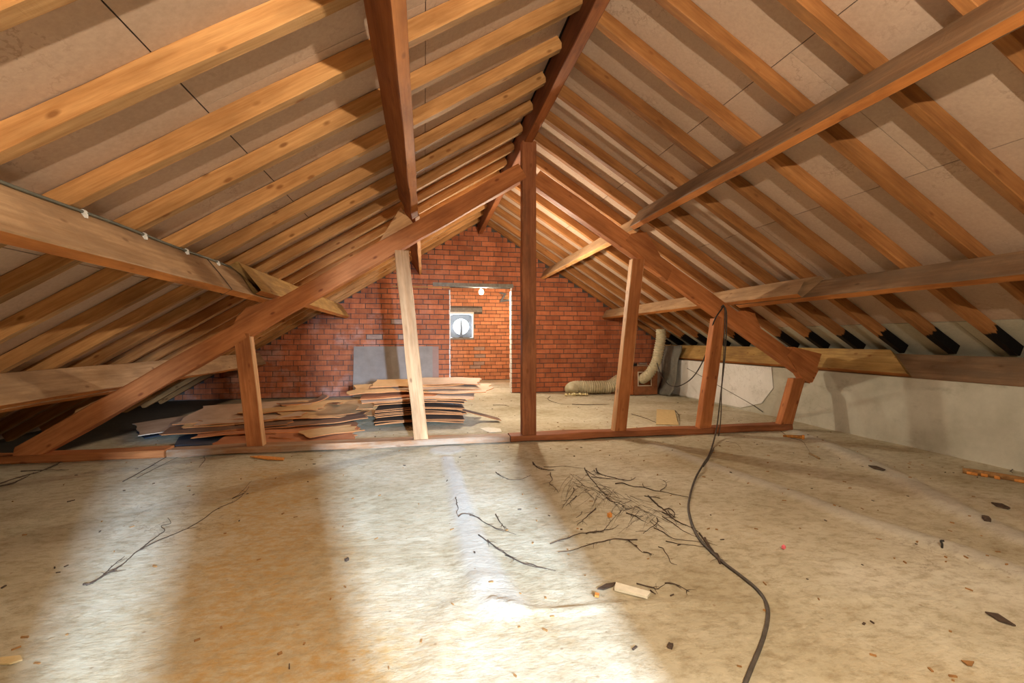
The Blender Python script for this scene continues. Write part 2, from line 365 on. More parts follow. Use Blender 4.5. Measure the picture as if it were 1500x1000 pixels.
def beam(name, p0, p1, side, up, w, h, mats, parent=None, seg=0.16, wob=0.004, ch=0.006, skew0=0.0, skew1=0.0, seed=None, sides0=0.0):
    """beam whose axis runs p0->p1; w across 'side', h along 'up'. mats = (sides, underside).
    skew: how far (m) the lower edge of an end is pulled in (positive) along the axis; sides0: pull-in of the +side edge at p0"""
    p0, p1 = Vector(p0), Vector(p1); ax = (p1 - p0); Ln = ax.length; ax.normalize()
    side = Vector(side).normalized(); up = Vector(up).normalized()
    n = max(2, int(Ln / seg)); sd = random.random() * 100 if seed is None else seed
    a, b = w / 2, h / 2
    prof = [(-a + ch, -b), (a - ch, -b), (a, -b + ch), (a, b - ch), (a - ch, b), (-a + ch, b), (-a, b - ch), (-a, -b + ch)]
    V, BC, Fc, MI = [], [], [], []
    for i in range(n + 1):
        t = Ln * i / n
        for j, (x, y) in enumerate(prof):
            tt = t
            fl = (0.5 - y / h)                     # 1 at the underside
            if i == 0: tt += skew0 * fl + sides0 * (0.5 + x / w)
            if i == n: tt -= skew1 * fl
            wx = noise.noise(Vector((t * 2.2 + sd, j * 0.7, 3.1))) * wob
            wy = noise.noise(Vector((t * 2.2 + sd, 7.3, j * 0.7))) * wob
            V.append(p0 + ax * tt + side * (x + wx) + up * (y + wy)); BC.append((tt, x, y))
    for i in range(n):
        for j in range(8):
            k = (j + 1) % 8; q = (i * 8 + j, i * 8 + k, (i + 1) * 8 + k, (i + 1) * 8 + j)
            Fc.append(q); MI.append(1 if j in (0,) else 0)
    Fc.append(tuple(range(8))); MI.append(0); Fc.append(tuple(n * 8 + j for j in range(8))); MI.append(0)
    if side.cross(up).dot(ax) > 0: Fc = [tuple(reversed(f)) for f in Fc]
    # outward orientation check: reversed when the frame is left handed
    o = mesh(name, V, Fc, list(mats), parent, MI, bc=BC)
    bm = bmesh.new(); bm.from_mesh(o.data); bmesh.ops.recalc_face_normals(bm, faces=bm.faces); bm.to_mesh(o.data); bm.free()
    return o
def prism(name, pts, y0, y1, mat, parent=None, sg=1):
    """polygon in the XZ plane, extruded from y0 to y1"""
    n = len(pts); V = [Vector((p[0], y0, p[1])) for p in pts] + [Vector((p[0], y1, p[1])) for p in pts]
    Fc = [tuple(range(n)), tuple(range(2 * n - 1, n - 1, -1))] + [(i, i + n, (i + 1) % n + n, (i + 1) % n) for i in range(n)]
    BC = [(v.x * 0.85 + sg * v.z * 0.53, v.z * .85 - sg * v.x * .53, v.y) for v in V]
    o = mesh(name, V, Fc, mat, parent, bc=BC)
    bm = bmesh.new(); bm.from_mesh(o.data); bmesh.ops.recalc_face_normals(bm, faces=bm.faces)
    bm.to_mesh(o.data); bm.free(); return o
def smooth_path(pts, n=8):
    pts = [Vector(p) for p in pts]
    if len(pts) < 3: return pts
    P = [pts[0] * 2 - pts[1]] + pts + [pts[-1] * 2 - pts[-2]]; out = []
    for i in range(1, len(P) - 2):
        for k in range(n):
            t = k / n; a, b, c, d = P[i - 1], P[i], P[i + 1], P[i + 2]
            out.append(0.5 * ((2 * b) + (c - a) * t + (2 * a - 5 * b + 4 * c - d) * t * t + (3 * b - a - 3 * c + d) * t ** 3))
    out.append(pts[-1]); return out
def tube_vf(path, r, seg=6, taper=None, rfun=None):
    V, Fc = [], []; n = len(path); ref = Vector((0, 0, 1)); 
    prevx = None
    for i, p in enumerate(path):
        t = (path[min(i + 1, n - 1)] - path[max(i - 1, 0)]).normalized()
        if prevx is None:
            x = t.cross(ref)
            if x.length < 0.1: x = t.cross(Vector((1, 0, 0)))
        else: x = prevx - t * prevx.dot(t)
        x.normalize(); prevx = x; y = t.cross(x)
        f = i / (n - 1); rr = r * (1 if taper is None else (1 + (taper - 1) * f))
        if rfun: rr = rfun(i, f)
        for k in range(seg):
            a = 2 * math.pi * k / seg; V.append(p + (x * math.cos(a) + y * math.sin(a)) * rr)
    for i in range(n - 1):
        for k in range(seg):
            k2 = (k + 1) % seg; Fc.append((i * seg + k, i * seg + k2, (i + 1) * seg + k2, (i + 1) * seg + k))
    Fc.append(tuple(range(seg - 1, -1, -1))); Fc.append(tuple((n - 1) * seg + k for k in range(seg)))
    return V, Fc
def tube(name, path, r, mat, parent=None, seg=6, taper=None, rfun=None):
    v, f = tube_vf(path, r, seg, taper, rfun)
    return mesh(name, v, f, mat, parent, smooth=True)

# ------------------------------------------------------------------ floor (relief is real geometry)
def segdist(p, pl):
    best = 9e9; bt = 0
    for i in range(len(pl) - 1):
        a, b = pl[i], pl[i + 1]; dx, dy = b[0] - a[0], b[1] - a[1]
        t = max(0, min(1, ((p[0] - a[0]) * dx + (p[1] - a[1]) * dy) / (dx * dx + dy * dy + 1e-9)))
        d = math.hypot(p[0] - a[0] - dx * t, p[1] - a[1] - dy * t)
        if d < best: best = d; bt = (i + t) / (len(pl) - 1)
    return best, bt
def gp(lst): return [(q.x, q.y) for q in (onZ(u, v) for u, v in lst)]
R1 = gp([(655, 668), (668, 705), (682, 760), (700, 815), (722, 862), (735, 885)])
R2 = gp([(722, 884), (765, 893), (830, 893), (885, 884), (1000, 878), (1120, 873), (1300, 868)])
R3 = gp([(960, 650), (1040, 680), (1160, 722), (1280, 765), (1400, 800), (1500, 838), (1640, 900)])
R4 = gp([(1165, 632), (1240, 662), (1320, 700), (1400, 742), (1500, 790)])
R5 = gp([(700, 850), (660, 900), (640, 960), (600, 1060)])
DISC = gp([(655, 657)])[0]
EAVE = [(-3.42, 5.0), (-3.46, 6.2), (-3.5, 7.0), (-3.45, 9.3)]
def sstep(a, b, x):
    t = max(0, min(1, (x - a) / (b - a))); return t * t * (3 - 2 * t)
def relief(x, y):
    h = 0.012 * noise.noise(Vector((x * 0.8, y * 0.8, 0))) + 0.006 * noise.noise(Vector((x * 2.7, y * 2.7, 4)))
    if y < 6:
        h += 0.0035 * noise.noise(Vector((x * 11, y * 15, 9)))
    w = 0
    if -1.5 < y < 5.6:
        d, t = segdist((x, y), R1); wd = 0.055 + 0.055 * t
        k = 1 - sstep(wd * 0.6, wd * 1.25, d); h += 0.015 * k; w = max(w, k * 0.85 * (1 - 0.5 * t))
        d, t = segdist((x, y), R2); h += 0.016 * (1 - sstep(0.0, 0.035, d)) * (1 - 0.6 * t)
        d, t = segdist((x, y), R3); k = 1 - sstep(0.03, 0.12, d); h += 0.018 * k; w = max(w, 0.45 * k)
        d, t = segdist((x, y), R4); k = 1 - sstep(0.03, 0.14, d); h += 0.024 * k; w = max(w, 0.5 * k)
        d, t = segdist((x, y), R5); h += 0.010 * (1 - sstep(0.02, 0.09, d))
        d = math.hypot(x - DISC[0], (y - DISC[1])); k = 1 - sstep(0.17, 0.19, d); h += 0.010 * k; w = max(w, k * 0.7)
    return h, w
def build_floor():
    xs = []; x = -4.9
    while x < 5.3: xs.append(x); x += 0.035
    xs.append(5.3)
    ys = []; y = -2.6
    while y < 12.6:
        ys.append(y); y += (0.12 if y < 0.6 else 0.026 if y < 2.6 else 0.04 if y < 5.4 else 0.10)
    ys.append(12.6)
    V = []; ST = []
    for y in ys:
        for x in xs:
            h, w = relief(x, y)
            st = 1.2 * math.exp(-((x + 0.52 + 0.29 * (y - 1.59)) / 0.36) ** 2) * sstep(0.6, 1.2, y) * (1 - sstep(3.6, 4.8, y))  # warm band the daylight strips leave unlit, painted along with the dirt
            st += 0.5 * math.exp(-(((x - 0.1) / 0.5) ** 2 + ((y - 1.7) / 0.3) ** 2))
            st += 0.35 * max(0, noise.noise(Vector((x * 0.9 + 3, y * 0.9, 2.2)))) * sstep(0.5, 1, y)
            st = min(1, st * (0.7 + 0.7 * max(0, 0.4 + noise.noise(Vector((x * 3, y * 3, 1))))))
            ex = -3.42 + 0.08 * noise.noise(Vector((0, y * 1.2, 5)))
            eave_dark = (1 - sstep(ex - 0.12, ex + 0.02, x)) * sstep(4.9, 5.1, y)  # floor colour darkens towards the left eave
            eave_dark = max(eave_dark, (1 - sstep(-4.1, -3.7, x)))
            V.append((x, y, h - 0.012)); ST.append((st * (1 - w), w, eave_dark))
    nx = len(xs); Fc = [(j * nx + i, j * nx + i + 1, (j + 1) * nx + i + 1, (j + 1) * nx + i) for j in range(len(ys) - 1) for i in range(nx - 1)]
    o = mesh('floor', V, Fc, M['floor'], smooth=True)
    a = o.data.attributes.new('stain', 'FLOAT_VECTOR', 'POINT')  # dirt with the painted unlit band, white cement, eave darkening
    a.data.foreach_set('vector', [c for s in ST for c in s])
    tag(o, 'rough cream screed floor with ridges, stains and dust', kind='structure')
build_floor()
def fz(x, y): return relief(x, y)[0] - 0.012
def onF(u, v, dz=0.0):
    p = onZ(u, v, 0.0)
    for _ in range(3):
        p = onZ(u, v, fz(p.x, p.y) + dz)
    return p

# ------------------------------------------------------------------ roof boards
def slope_pt(sgn, s, n, y):
    """s metres down the slope from the ridge line on the rafter underside plane, n metres up along the normal"""
    d, nn = (dL, nL) if sgn < 0 else (dR, nR)
    p = Vector((XR, 0, ZB)) + d * s + nn * n; p.y = y; return p
def slab(name, sgn, s0, s1, n0, n1, y0, y1, mat, parent=None, kind=None):
    V = [slope_pt(sgn, s, n, y) for n in (n0, n1) for (s, y) in ((s0, y0), (s1, y0), (s1, y1), (s0, y1))]
    f = [(0, 3, 2, 1), (4, 5, 6, 7), (0, 1, 5, 4), (1, 2, 6, 5), (2, 3, 7, 6), (3, 0, 4, 7)]
    o = mesh(name, V, f, mat, parent)
    bm = bmesh.new(); bm.from_mesh(o.data); bmesh.ops.recalc_face_normals(bm, faces=bm.faces); bm.to_mesh(o.data); bm.free()
    return o
SE_L, SE_R = 6.75, 5.25
ceil_l = slab('ceiling_left', -1, -0.05, SE_L, RD + 0.011, RD + 0.06, YB, Y2 + 0.3, M['dark']); tag(ceil_l, 'left roof slope lined with pinkish boards', kind='structure')
ceil_r = slab('ceiling_right', 1, -0.05, SE_R, RD + 0.011, RD + 0.06, YB, Y2 + 0.3, M['dark']); tag(ceil_r, 'right roof slope lined with pinkish boards', kind='structure')
sw = 1.2355
tag(box('trim_5', XR - 0.15, XR + 0.15, YB, Y2 + 0.3, 3.585, 3.66, M['dark']), 'ridge capping above the roof boards', kind='structure')
for sgn, par, nst in ((-1, ceil_l, 6), (1, ceil_r, 4)):
    for i in range(nst):
        s0, s1 = i * sw, (i + 1) * sw
        mat = M['board']
        if sgn > 0 and i == 3: s1 = (4.76 - XR) / CS - 0.02
        if sgn < 0 and s1 > SE_L: s1 = SE_L
        y = YB + (0.0 if i % 2 else -0.9)
        while y < 9.2:
            a, b = max(y, YB), min(y + 2.44, 9.24)
            slab('board', sgn, s0 + 0.003, s1 - 0.003, RD + 0.002, RD + 0.011, a + 0.002, b - 0.002, mat, par); y += 2.44
    # the far room
    slab('board', sgn, 0, 4.4, RD + 0.002, RD + 0.011, 9.4, Y2 + 0.2, M['board'], par)
y = YB
while y < 9.2:
    slab('board', 1, (4.76 - XR) / CS - 0.012, SE_R, RD + 0.002, RD + 0.011, y + 0.002, min(y + 2.9, 9.24) - 0.002, M['board_pale'], ceil_r); y += 2.9

# ------------------------------------------------------------------ brick walls, every brick a part
def roof_z(x): return ZB + RD / CS - K * abs(x - XR)
BL, BH, JT = 0.30, 0.10, 0.0125
def brick_mesh(name, ln, dep=0.03):
    v, f = box_vf(-ln / 2 + JT / 2, ln / 2 - JT / 2, 0, dep, -BH / 2 + JT / 2 + 0.001, BH / 2 - JT / 2 - 0.001)
    me = bpy.data.meshes.new(name); bm = bmesh.new()
    vs = [bm.verts.new(q) for q in v]
    for t in f: bm.faces.new([vs[i] for i in t])
    bmesh.ops.recalc_face_normals(bm, faces=bm.faces)
    ed = [e for e in bm.edges if all(abs(w.co.y) < 1e-5 for w in e.verts)]
    bmesh.ops.bevel(bm, geom=ed, offset=0.003, segments=1, affect='EDGES')
    bm.to_mesh(me); bm.free(); return me
def wall_poly(name, y0, y1, holes, xa, xb, mat, label, ztop=roof_z, tb=0.0):
    """gable wall built of vertical strips so openings are real holes"""
    cuts = sorted(set([xa, xb, XR] + [c for h in holes for c in h[:2]])); parts = []
    for a, b in zip(cuts, cuts[1:]):
        if b <= xa or a >= xb: continue
        mid = (a + b) / 2; zs = [0 - 0.03]; hs = [h for h in holes if h[0] <= mid <= h[1]]
        spans = []; z = -0.03
        for h in sorted(hs, key=lambda q: q[2]):
            if h[2] > z: spans.append((z, h[2], False))
            z = h[3]
        spans.append((z, None, True))
        for z0, z1, top in spans:
            za, zb = (ztop(a) + tb, ztop(b) + tb) if top else (z1, z1)
            V = [Vector(q) for q in ((a, y0, z0), (b, y0, z0), (b, y1, z0), (a, y1, z0), (a, y0, za), (b, y0, zb), (b, y1, zb), (a, y1, za))]
            parts.append((V, [(0, 3, 2, 1), (4, 5, 6, 7), (0, 1, 5, 4), (1, 2, 6, 5), (2, 3, 7, 6), (3, 0, 4, 7)]))
    V, Fc = join_vf(parts); o = mesh(name, V, Fc, mat)
    bm = bmesh.new(); bm.from_mesh(o.data); bmesh.ops.recalc_face_normals(bm, faces=bm.faces); bm.to_mesh(o.data); bm.free()
    return tag(o, label, kind='structure')
DX0, DX1, DZ = 0.495, 1.765, 2.165
def lay_bricks(wall, y, xa, xb, holes, mat, limit, ztop, score, limy=(), seed=1):
    rnd = random.Random(seed); me = brick_mesh('brick', BL); me.materials.append(mat); cut = {}
    pieces = []
    row = 0; z = BH / 2
    while z < 3.6:
        off = {0: 0.0, 1: 0.15, 2: 0.055, 3: 0.19}[row % 4] + rnd.uniform(-0.02, 0.02)
        x = xa - 0.3 + off
        spans = [(xa, xb)]
        for h in holes:
            if h[2] < z < h[3]:
                spans = [s for (a, b) in spans for s in ((a, min(b, h[0])), (max(a, h[1]), b)) if s[1] - s[0] > 0.02]
        while x < xb:
            for a, b in spans:
                p, q = max(x, a), min(x + BL, b)
                while q - p > 0.03 and min(ztop(p), ztop(q)) < z + BH * 0.3: 
                    if p < XR: p += 0.05
                    else: q -= 0.05
                if q - p > 0.05: pieces.append((p, q, z, row))
            x += BL
        z += BH; row += 1
    pieces.sort(key=lambda t: -score((t[0] + t[1]) / 2, t[2]))
    rest = []
    for i, (p, q, z, row) in enumerate(pieces):
        ln = round(q - p, 2); cx = (p + q) / 2
        lm = any(abs(cx - lx) < 0.17 and abs(z - lz) < 0.06 for lx, lz in limy)
        if i < limit:
            if abs(ln - BL) < 0.011: m2 = me
            else:
                if ln not in cut: cut[ln] = brick_mesh('brick', ln); cut[ln].materials.append(mat)
                m2 = cut[ln]
            if lm: m2 = m2.copy(); m2.materials[0] = M['brick_limy']
            o = bpy.data.objects.new('brick', m2); COL.objects.link(o); o.parent = wall
            o.location = (cx, y - 0.012 + rnd.uniform(-0.003, 0.002), z)
            o.rotation_euler = (0, rnd.uniform(-0.004, 0.004), 0)
        else: rest.append((p + JT / 2, q - JT / 2, z, rnd.random()))
    if rest:
        parts = [box_vf(p, q, y - 0.009, y + 0.02, z - BH / 2 + 0.005, z + BH / 2 - 0.005) for p, q, z, _ in rest]
        V, Fc = join_vf(parts); o = mesh('brick_courses', V, Fc, mat, wall); tag(o, kind='stuff')
        a = o.data.attributes.new('tint', 'FLOAT', 'POINT'); a.data.foreach_set('value', [t[3] for t in rest for _ in range(8)])
holes = [(DX0, DX1, -1, DZ)]
wf = wall_poly('wall_front', YW, YW + 0.13, holes, -4.7, 5.3, M['mortar'], 'red brick gable wall with a doorway')
lin_h = [(0.16, 1.80, DZ, DZ + 0.075)]
def score1(x, z):
    if -1.35 < x < 0.1 and z < 0.9: return -5
    if x < -3.3 or x > 4.3: return -4
    if z > 3.0: return -3
    return -abs(x - 1.2) - (0.6 if z > 2.6 else 0)
LIMY = [(-1.28, 1.52), (-1.1, 1.31), (-1.35, 1.12), (-1.30, 1.02), (-1.4, 0.83), (-1.3, 0.73), (-1.35, 0.66), (-0.6, 1.45), (-0.45, 1.15), (-1.0, 1.12)]
lay_bricks(wf, YW, -4.6, XWR + 0.3, holes + lin_h, M['brick'], 300, roof_z, score1, LIMY)
# door reveals: brick ends in the jambs, the bulb's light on them painted as white
for sx, nm in ((DX0, 'trim_1'), (DX1, 'trim_2')):
    parts = []
    for i in range(21):
        d = 0.006 if i % 2 else 0.0
        parts.append(box_vf(sx - 0.012 + (d if sx == DX0 else -d), sx + 0.012 + (d if sx == DX0 else -d), YW - 0.010, YW + 0.135, i * BH + 0.005, (i + 1) * BH - 0.005))
    V, Fc = join_vf(parts); tag(mesh(nm, V, Fc, M['white']), 'doorway jamb with the bulb light painted in as white', kind='structure')
lint = box('door_lintel', 0.16, 1.80, YW - 0.024, YW + 0.14, DZ, DZ + 0.075, M['concrete'], wf)
box('batten', -0.62, 0.50, YW - 0.03, YW - 0.011, 2.135, 2.152, M['plate_yellow'], wf)
# far room: end wall with a small window, side walls
WX0, WX1, WZ0, WZ1 = 0.655, 1.32, 1.10, 1.845
h2 = [(WX0, WX1, WZ0, WZ1)]
w2 = wall_poly('wall_end', Y2, Y2 + 0.3, h2, -4.7, 5.3, M['mortar'], 'far brick gable wall seen through the doorway')
lay_bricks(w2, Y2, -0.2, 2.9, h2 + [(0.45, 1.545, WZ1, WZ1 + 0.11)], M['brick2'], 300, roof_z, lambda x, z: -abs(x - 1.2), [(1.5, 0.86), (1.5, 0.66), (1.42, 0.46), (1.4, 0.36)], 5)
box('window_lintel', 0.45, 1.545, Y2 - 0.024, Y2 + 0.2, WZ1, WZ1 + 0.11, M['concrete'], w2)
for nm, xx in (('wall_far_left', -0.6), ('wall_far_right', 3.1)):
    tag(box(nm, xx - 0.05, xx + 0.05, YW + 0.13, Y2, -0.03, 2.7, M['brick2']), 'side wall of the far room', kind='structure')
# the small window: white reveal, grey sheet with a round opening, an upright bar in the middle
win = tag(bpy.data.objects.new('window_1', None), 'small square window with a round bright opening', kind='structure'); COL.objects.link(win); win.location = (0.98, Y2, 1.1)
rv = []
t = 0.035
rv.append(box_vf(WX0, WX1, Y2 - 0.005, Y2 + 0.28, WZ1 - t * 1.6, WZ1)); rv.append(box_vf(WX1 - t, WX1, Y2 - 0.005, Y2 + 0.28, WZ0 + 0.05, WZ1 - t * 1.6))
rv.append(box_vf(WX0, WX0 + t, Y2 - 0.005, Y2 + 0.28, WZ0 + 0.05, WZ1 - t * 1.6))
V, Fc = join_vf(rv); mesh('reveal', V, Fc, M['white'], win)
box('sill', WX0, WX1, Y2 - 0.02, Y2 + 0.28, WZ0, WZ0 + 0.05, M['concrete'], win)
cxw, czw, rw = 0.985, 1.455, 0.215
x0, x1, z0, z1 = WX0 + t, WX1 - t, WZ0 + 0.05, WZ1 - t * 1.6
V, Fc = [], []; n = 32
for k in range(n):
    a = 2 * math.pi * k / n; c, s = math.cos(a), math.sin(a)
    m_ = min((x1 - cxw) / c if c > 1e-6 else (x0 - cxw) / c if c < -1e-6 else 9, (z1 - czw) / s if s > 1e-6 else (z0 - czw) / s if s < -1e-6 else 9)
    for yy in (Y2 + 0.20, Y2 + 0.22):
        V.append(Vector((cxw + c * rw, yy, czw + s * rw))); V.append(Vector((cxw + c * m_, yy, czw + s * m_)))
for k in range(n):
    a, b = k * 4, ((k + 1) % n) * 4
    Fc += [(a, b, b + 1, a + 1), (a + 2, a + 3, b + 3, b + 2), (a, a + 2, b + 2, b)]
mesh('window_frame', V, Fc, M['metal'], win)
prism('upright_bar', [(cxw - 0.035, z0), (cxw + 0.04, z0), (cxw + 0.035, z0 + 0.3), (cxw + 0.02, z0 + 0.5), (cxw + 0.004, z0 + 0.53), (cxw - 0.01, z0 + 0.5), (cxw - 0.03, z0 + 0.3)], Y2 + 0.15, Y2 + 0.19, M['metal'], win)
box('catch', cxw - 0.05, cxw + 0.05, Y2 + 0.13, Y2 + 0.2, z0, z0 + 0.025, M['black'], win)
sky = mesh('pane', [(x0, Y2 + 0.26, z0), (x1, Y2 + 0.26, z0), (x1, Y2 + 0.26, z1), (x0, Y2 + 0.26, z1)], [(0, 1, 2, 3)], flat('daylight_pane', (0.9, 0.95, 1), 0.3, bmp=0, emit=((0.85, 0.93, 1), 4)), win)
# bracket high on the end wall
br = empty('roof_bracket', (2.2, Y2, 2.2), 'grey metal bracket high on the far room brick wall', 'bracket')
prism('arm', [(2.02, 2.40), (2.22, 2.36), (2.10, 2.18), (2.36, 2.22), (2.36, 2.16), (2.02, 2.12), (2.14, 2.33), (2.02, 2.36)], Y2 - 0.08, Y2 - 0.04, M['metal'], br)
prism('plate', [(2.14, 2.30), (2.36, 2.34), (2.36, 2.20), (2.2, 2.21)], Y2 - 0.05, Y2 - 0.012, M['truss_pale'], br)

# knee wall, its lower plaster fillet, rear wall (behind the camera) with a window opening
kw = tag(box('wall_right', XWR, XWR + 0.25, YB, Y2, -0.03, 0.70, M['plaster']), 'low whitish plaster knee wall under the right eave', kind='structure')
rear_holes = [(0.50, 0.96, 1.15, 1.75)]
tag(wall_poly('wall_back', YB - 0.05, YB, rear_holes, -4.7, 5.3, M['mortar'], 'rear gable wall with a small window'), kind='structure')
tag(box('trim_4', XWR + 0.255, XWR + 0.55, YB, Y2, -0.03, 0.90, M['plaster']), 'plaster eave closure behind the knee wall', kind='structure')
# unseen blocker added just behind the camera, full height, two slots shape the daylight bands
YP = -1.05
pparts = []
for (a, b, za, zb) in ((-4.4, 0.130, -0.03, 9), (0.130, 0.250, -0.03, 0.92), (0.130, 0.250, 1.16, 9), (0.250, 0.437, -0.03, 9), (0.437, 0.725, -0.03, 0.97), (0.437, 0.725, 1.34, 9), (0.725, 5.2, -0.03, 9)):
    V = [Vector(q) for q in ((a, YP - .06, za), (b, YP - .06, za), (b, YP, za), (a, YP, za))]
    za_, zb_ = (min(zb, roof_z(a)), min(zb, roof_z(b)))
    V += [Vector(q) for q in ((a, YP - .06, za_), (b, YP - .06, zb_), (b, YP, zb_), (a, YP, za_))]
    if a < XR < b:      # peak
        for (p, q) in ((a, XR), (XR, b)):
            W8 = [Vector(t_) for t_ in ((p, YP - .06, -0.03), (q, YP - .06, -0.03), (q, YP, -0.03), (p, YP, -0.03), (p, YP - .06, roof_z(p)), (q, YP - .06, roof_z(q)), (q, YP, roof_z(q)), (p, YP, roof_z(p)))]
            pparts.append((W8, box_vf(0, 1, 0, 1, 0, 1)[1]))
    else: pparts.append((V, box_vf(0, 1, 0, 1, 0, 1)[1]))
V, Fc = join_vf(pparts); tag(mesh('slot_blocker', V, Fc, M['dark']), 'unseen slotted light blocker added behind the camera', kind='structure')

# ------------------------------------------------------------------ ridge beam and purlins
YN = YB + 0.02
rb = beam('ridge_beam', (XR - 0.0, YN, 3.378), (XR, YW + 0.03, 3.378), (1, 0, 0), (0, 0, 1), 0.090, 0.265, (M['ridge'], M['purlin_red']))
tag(rb, 'dark reddish ridge beam running along the roof peak', 'beam')
def purlin(x, z, sgn, y0, y1, w, mats, label, skew0=0.0, skew1=0.0, sides0=0.0):
    d, nn = (dL, nL) if sgn < 0 else (dR, nR)
    A = Vector((x, 0, z)); gap = ((ZB - K * abs(x - XR)) - z) * CS
    h = gap - 0.001
    c = A + d * (w / 2) + nn * (h / 2)
    o = beam('purlin', (c.x, y0, c.z), (c.x, y1, c.z), -d, nn, w, h, mats, skew0=skew0, skew1=skew1, sides0=sides0, wob=0.006)
    o.location = (0, 0, 0)
    return tag(o, label, 'beam', None)
ps, pu, pg, pr = M['purlin_side'], M['purlin_under_lit'], M['purlin_grey'], M['purlin_red']
purlin(-0.064, 2.40, -1, YN, 4.90, 0.077, (pr, pu), 'dark red upper purlin hanging under the left roof slope, nearer length')
purlin(-0.050, 2.41, -1, 4.91, YW + 0.03, 0.06, (pr, M['rafter_side']), 'upper left purlin length beyond the roof truss, ending at the brick wall')
purlin(-1.502, 1.497, -1, YN, 5.05, 0.075, (ps, pu), 'long weathered middle purlin crossing the left slope with a grey conduit on it')
purlin(-1.430, 1.540, -1, 4.25, YW + 0.03, 0.07, (M['plate_yellow'], pu), 'yellowish middle left purlin length lapped beyond the truss, ending at the brick wall', skew0=0.65)
purlin(-2.975, 0.600, -1, YN, 5.2, 0.07, (ps, pu), 'weathered low purlin nearest the floor on the left slope')
purlin(-2.908, 0.642, -1, 3.05, YW + 0.03, 0.07, (ps, pu), 'low left purlin length lapped past the truss into the dark corner', skew0=1.15)
purlin(2.332, 2.41, 1, YN, 4.93, 0.072, (pg, pu), 'grey-brown upper purlin with orange underside crossing the right roof slope')
purlin(2.375, 2.385, 1, 4.94, YW + 0.03, 0.07, (ps, M['rafter_side']), 'pale upper right purlin length beyond the truss with notched edge')
purlin(3.805, 1.527, 1, YN, 5.05, 0.075, (pg, pu), 'brown middle purlin crossing the right slope above the knee wall')
purlin(3.737, 1.568, 1, 3.85, YW + 0.03, 0.070, (ps, pu), 'pale middle right purlin length lapped beyond the truss, reaching the brick wall', skew0=0.9)
purlin(4.965, 0.705, 1, YN, 5.0, 0.10, (pg, pu), 'brown wall plate beam lying on the knee wall, nearer length')
purlin(4.895, 0.748, 1, 4.15, YW + 0.03, 0.075, (M['plate_yellow'], pu), 'yellow rough-sawn wall plate beam on the far part of the knee wall', skew0=-0.30)

# ------------------------------------------------------------------ rafters
def rafter(sgn, y, w, s1, label, group, mats):
    d, nn = (dL, nL) if sgn < 0 else (dR, nR)
    a = slope_pt(sgn, 0.030, RD / 2, y + w / 2); b = slope_pt(sgn, s1, RD / 2, y + w / 2)
    o = beam('rafter', a, b, (0, 1, 0), nn, w, RD - 0.001, mats, seg=0.22, wob=0.007, ch=0.004)
    return tag(o, label, 'rafter', group)
LR = [2.003 + 0.4865 * i for i in range(-2, 15)]
RR = [2.10 + 0.4850 * i for i in range(-2, 15)]
for i, y in enumerate(LR):
    if y > 9.15: continue
    rafter(-1, y, 0.066, 6.55, '%s rafter counted from the camera on the left roof slope' % ordn[i], 'rafters of the left roof slope', (M['rafter_side'], M['rafter_face']))
for i, y in enumerate(RR):
    if y > 9.12: continue
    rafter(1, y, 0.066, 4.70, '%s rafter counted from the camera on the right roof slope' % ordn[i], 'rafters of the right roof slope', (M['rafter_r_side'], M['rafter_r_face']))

# ------------------------------------------------------------------ roof truss
YT = 4.83
tr = empty('roof_truss', (XR, YT + 0.06, 0.0), 'orange timber roof truss with king post and raking struts across the attic', 'roof truss')
tm = (M['truss'], M['truss']); tp = (M['truss_pale'], M['truss_pale'])
kp = beam('king_post', (1.12, YT + 0.055, 0.055), (1.12, YT + 0.055, 3.26), (1, 0, 0), (0, 1, 0), 0.155, 0.11, (M['king'], M['king']), tr)
def seg2(nm, xa, za, xb, zb, w, mats, dy=0.0, th=0.11, **kw):
    a, b = Vector((xa, YT + th / 2 + dy, za)), Vector((xb, YT + th / 2 + dy, zb)); ax = (b - a).normalized()
    return beam(nm, a, b, (0, 1, 0), Vector((-ax.z, 0, ax.x)) if ax.x > 0 else Vector((ax.z, 0, -ax.x)), th, w, mats, tr, wob=0.010, **kw)
# left principal rafter: underside z = 2.78 + .6245 (x - .98)
seg2('principal_rafter', -3.55, 0.06, 1.045, 0.06 + 4.595 * 0.6250, 0.178, tm, skew0=-0.16, seed=3)
seg2('principal_rafter', 1.195, 2.875, 4.76, 2.875 - 3.565 * 0.626, 0.185, tm, dy=0.004, seed=9)
def strut(xb, xt, zt, w, mats):
    beam('strut', (xb, YT + 0.05, 0.055), (xt, YT + 0.05, zt), (1, 0, 0), (0, 1, 0), w, 0.10, mats, tr, wob=0.006)
strut(-1.625, -1.745, 1.16, 0.150, (M['truss_pale'], M['truss']))
strut(-0.035, -0.235, 2.02, 0.145, tp)
strut(2.175, 2.400, 2.02, 0.145, (M['truss_pale'], M['truss']))
strut(3.245, 3.445, 1.35, 0.150, tm)
strut(4.345, 4.530, 0.62, 0.170, tm)
def pxz(lst): return [(q.x, q.z) for q in (onY(u, v, YT + 0.03) for u, v in lst)]
prism('cleat', pxz([(553, 358), (587, 304), (606, 328), (600, 345)]), YT + 0.02, YT + 0.10, M['truss_pale'], tr)
prism('cleat', pxz([(343, 476), (347, 465), (362, 450), (400, 438), (416, 436), (360, 480)]), YT + 0.02, YT + 0.10, M['truss'], tr)
prism('cleat', pxz([(104, 615), (112, 600), (122, 596), (170, 573), (170, 590)]), YT + 0.02, YT + 0.10, M['truss_pale'], tr)
prism('cleat', pxz([(915, 352), (923, 343), (945, 341), (954, 356), (968, 380), (984, 393), (975, 412)]), YT - 0.004, YT + 0.10, M['truss'], tr, sg=-1)
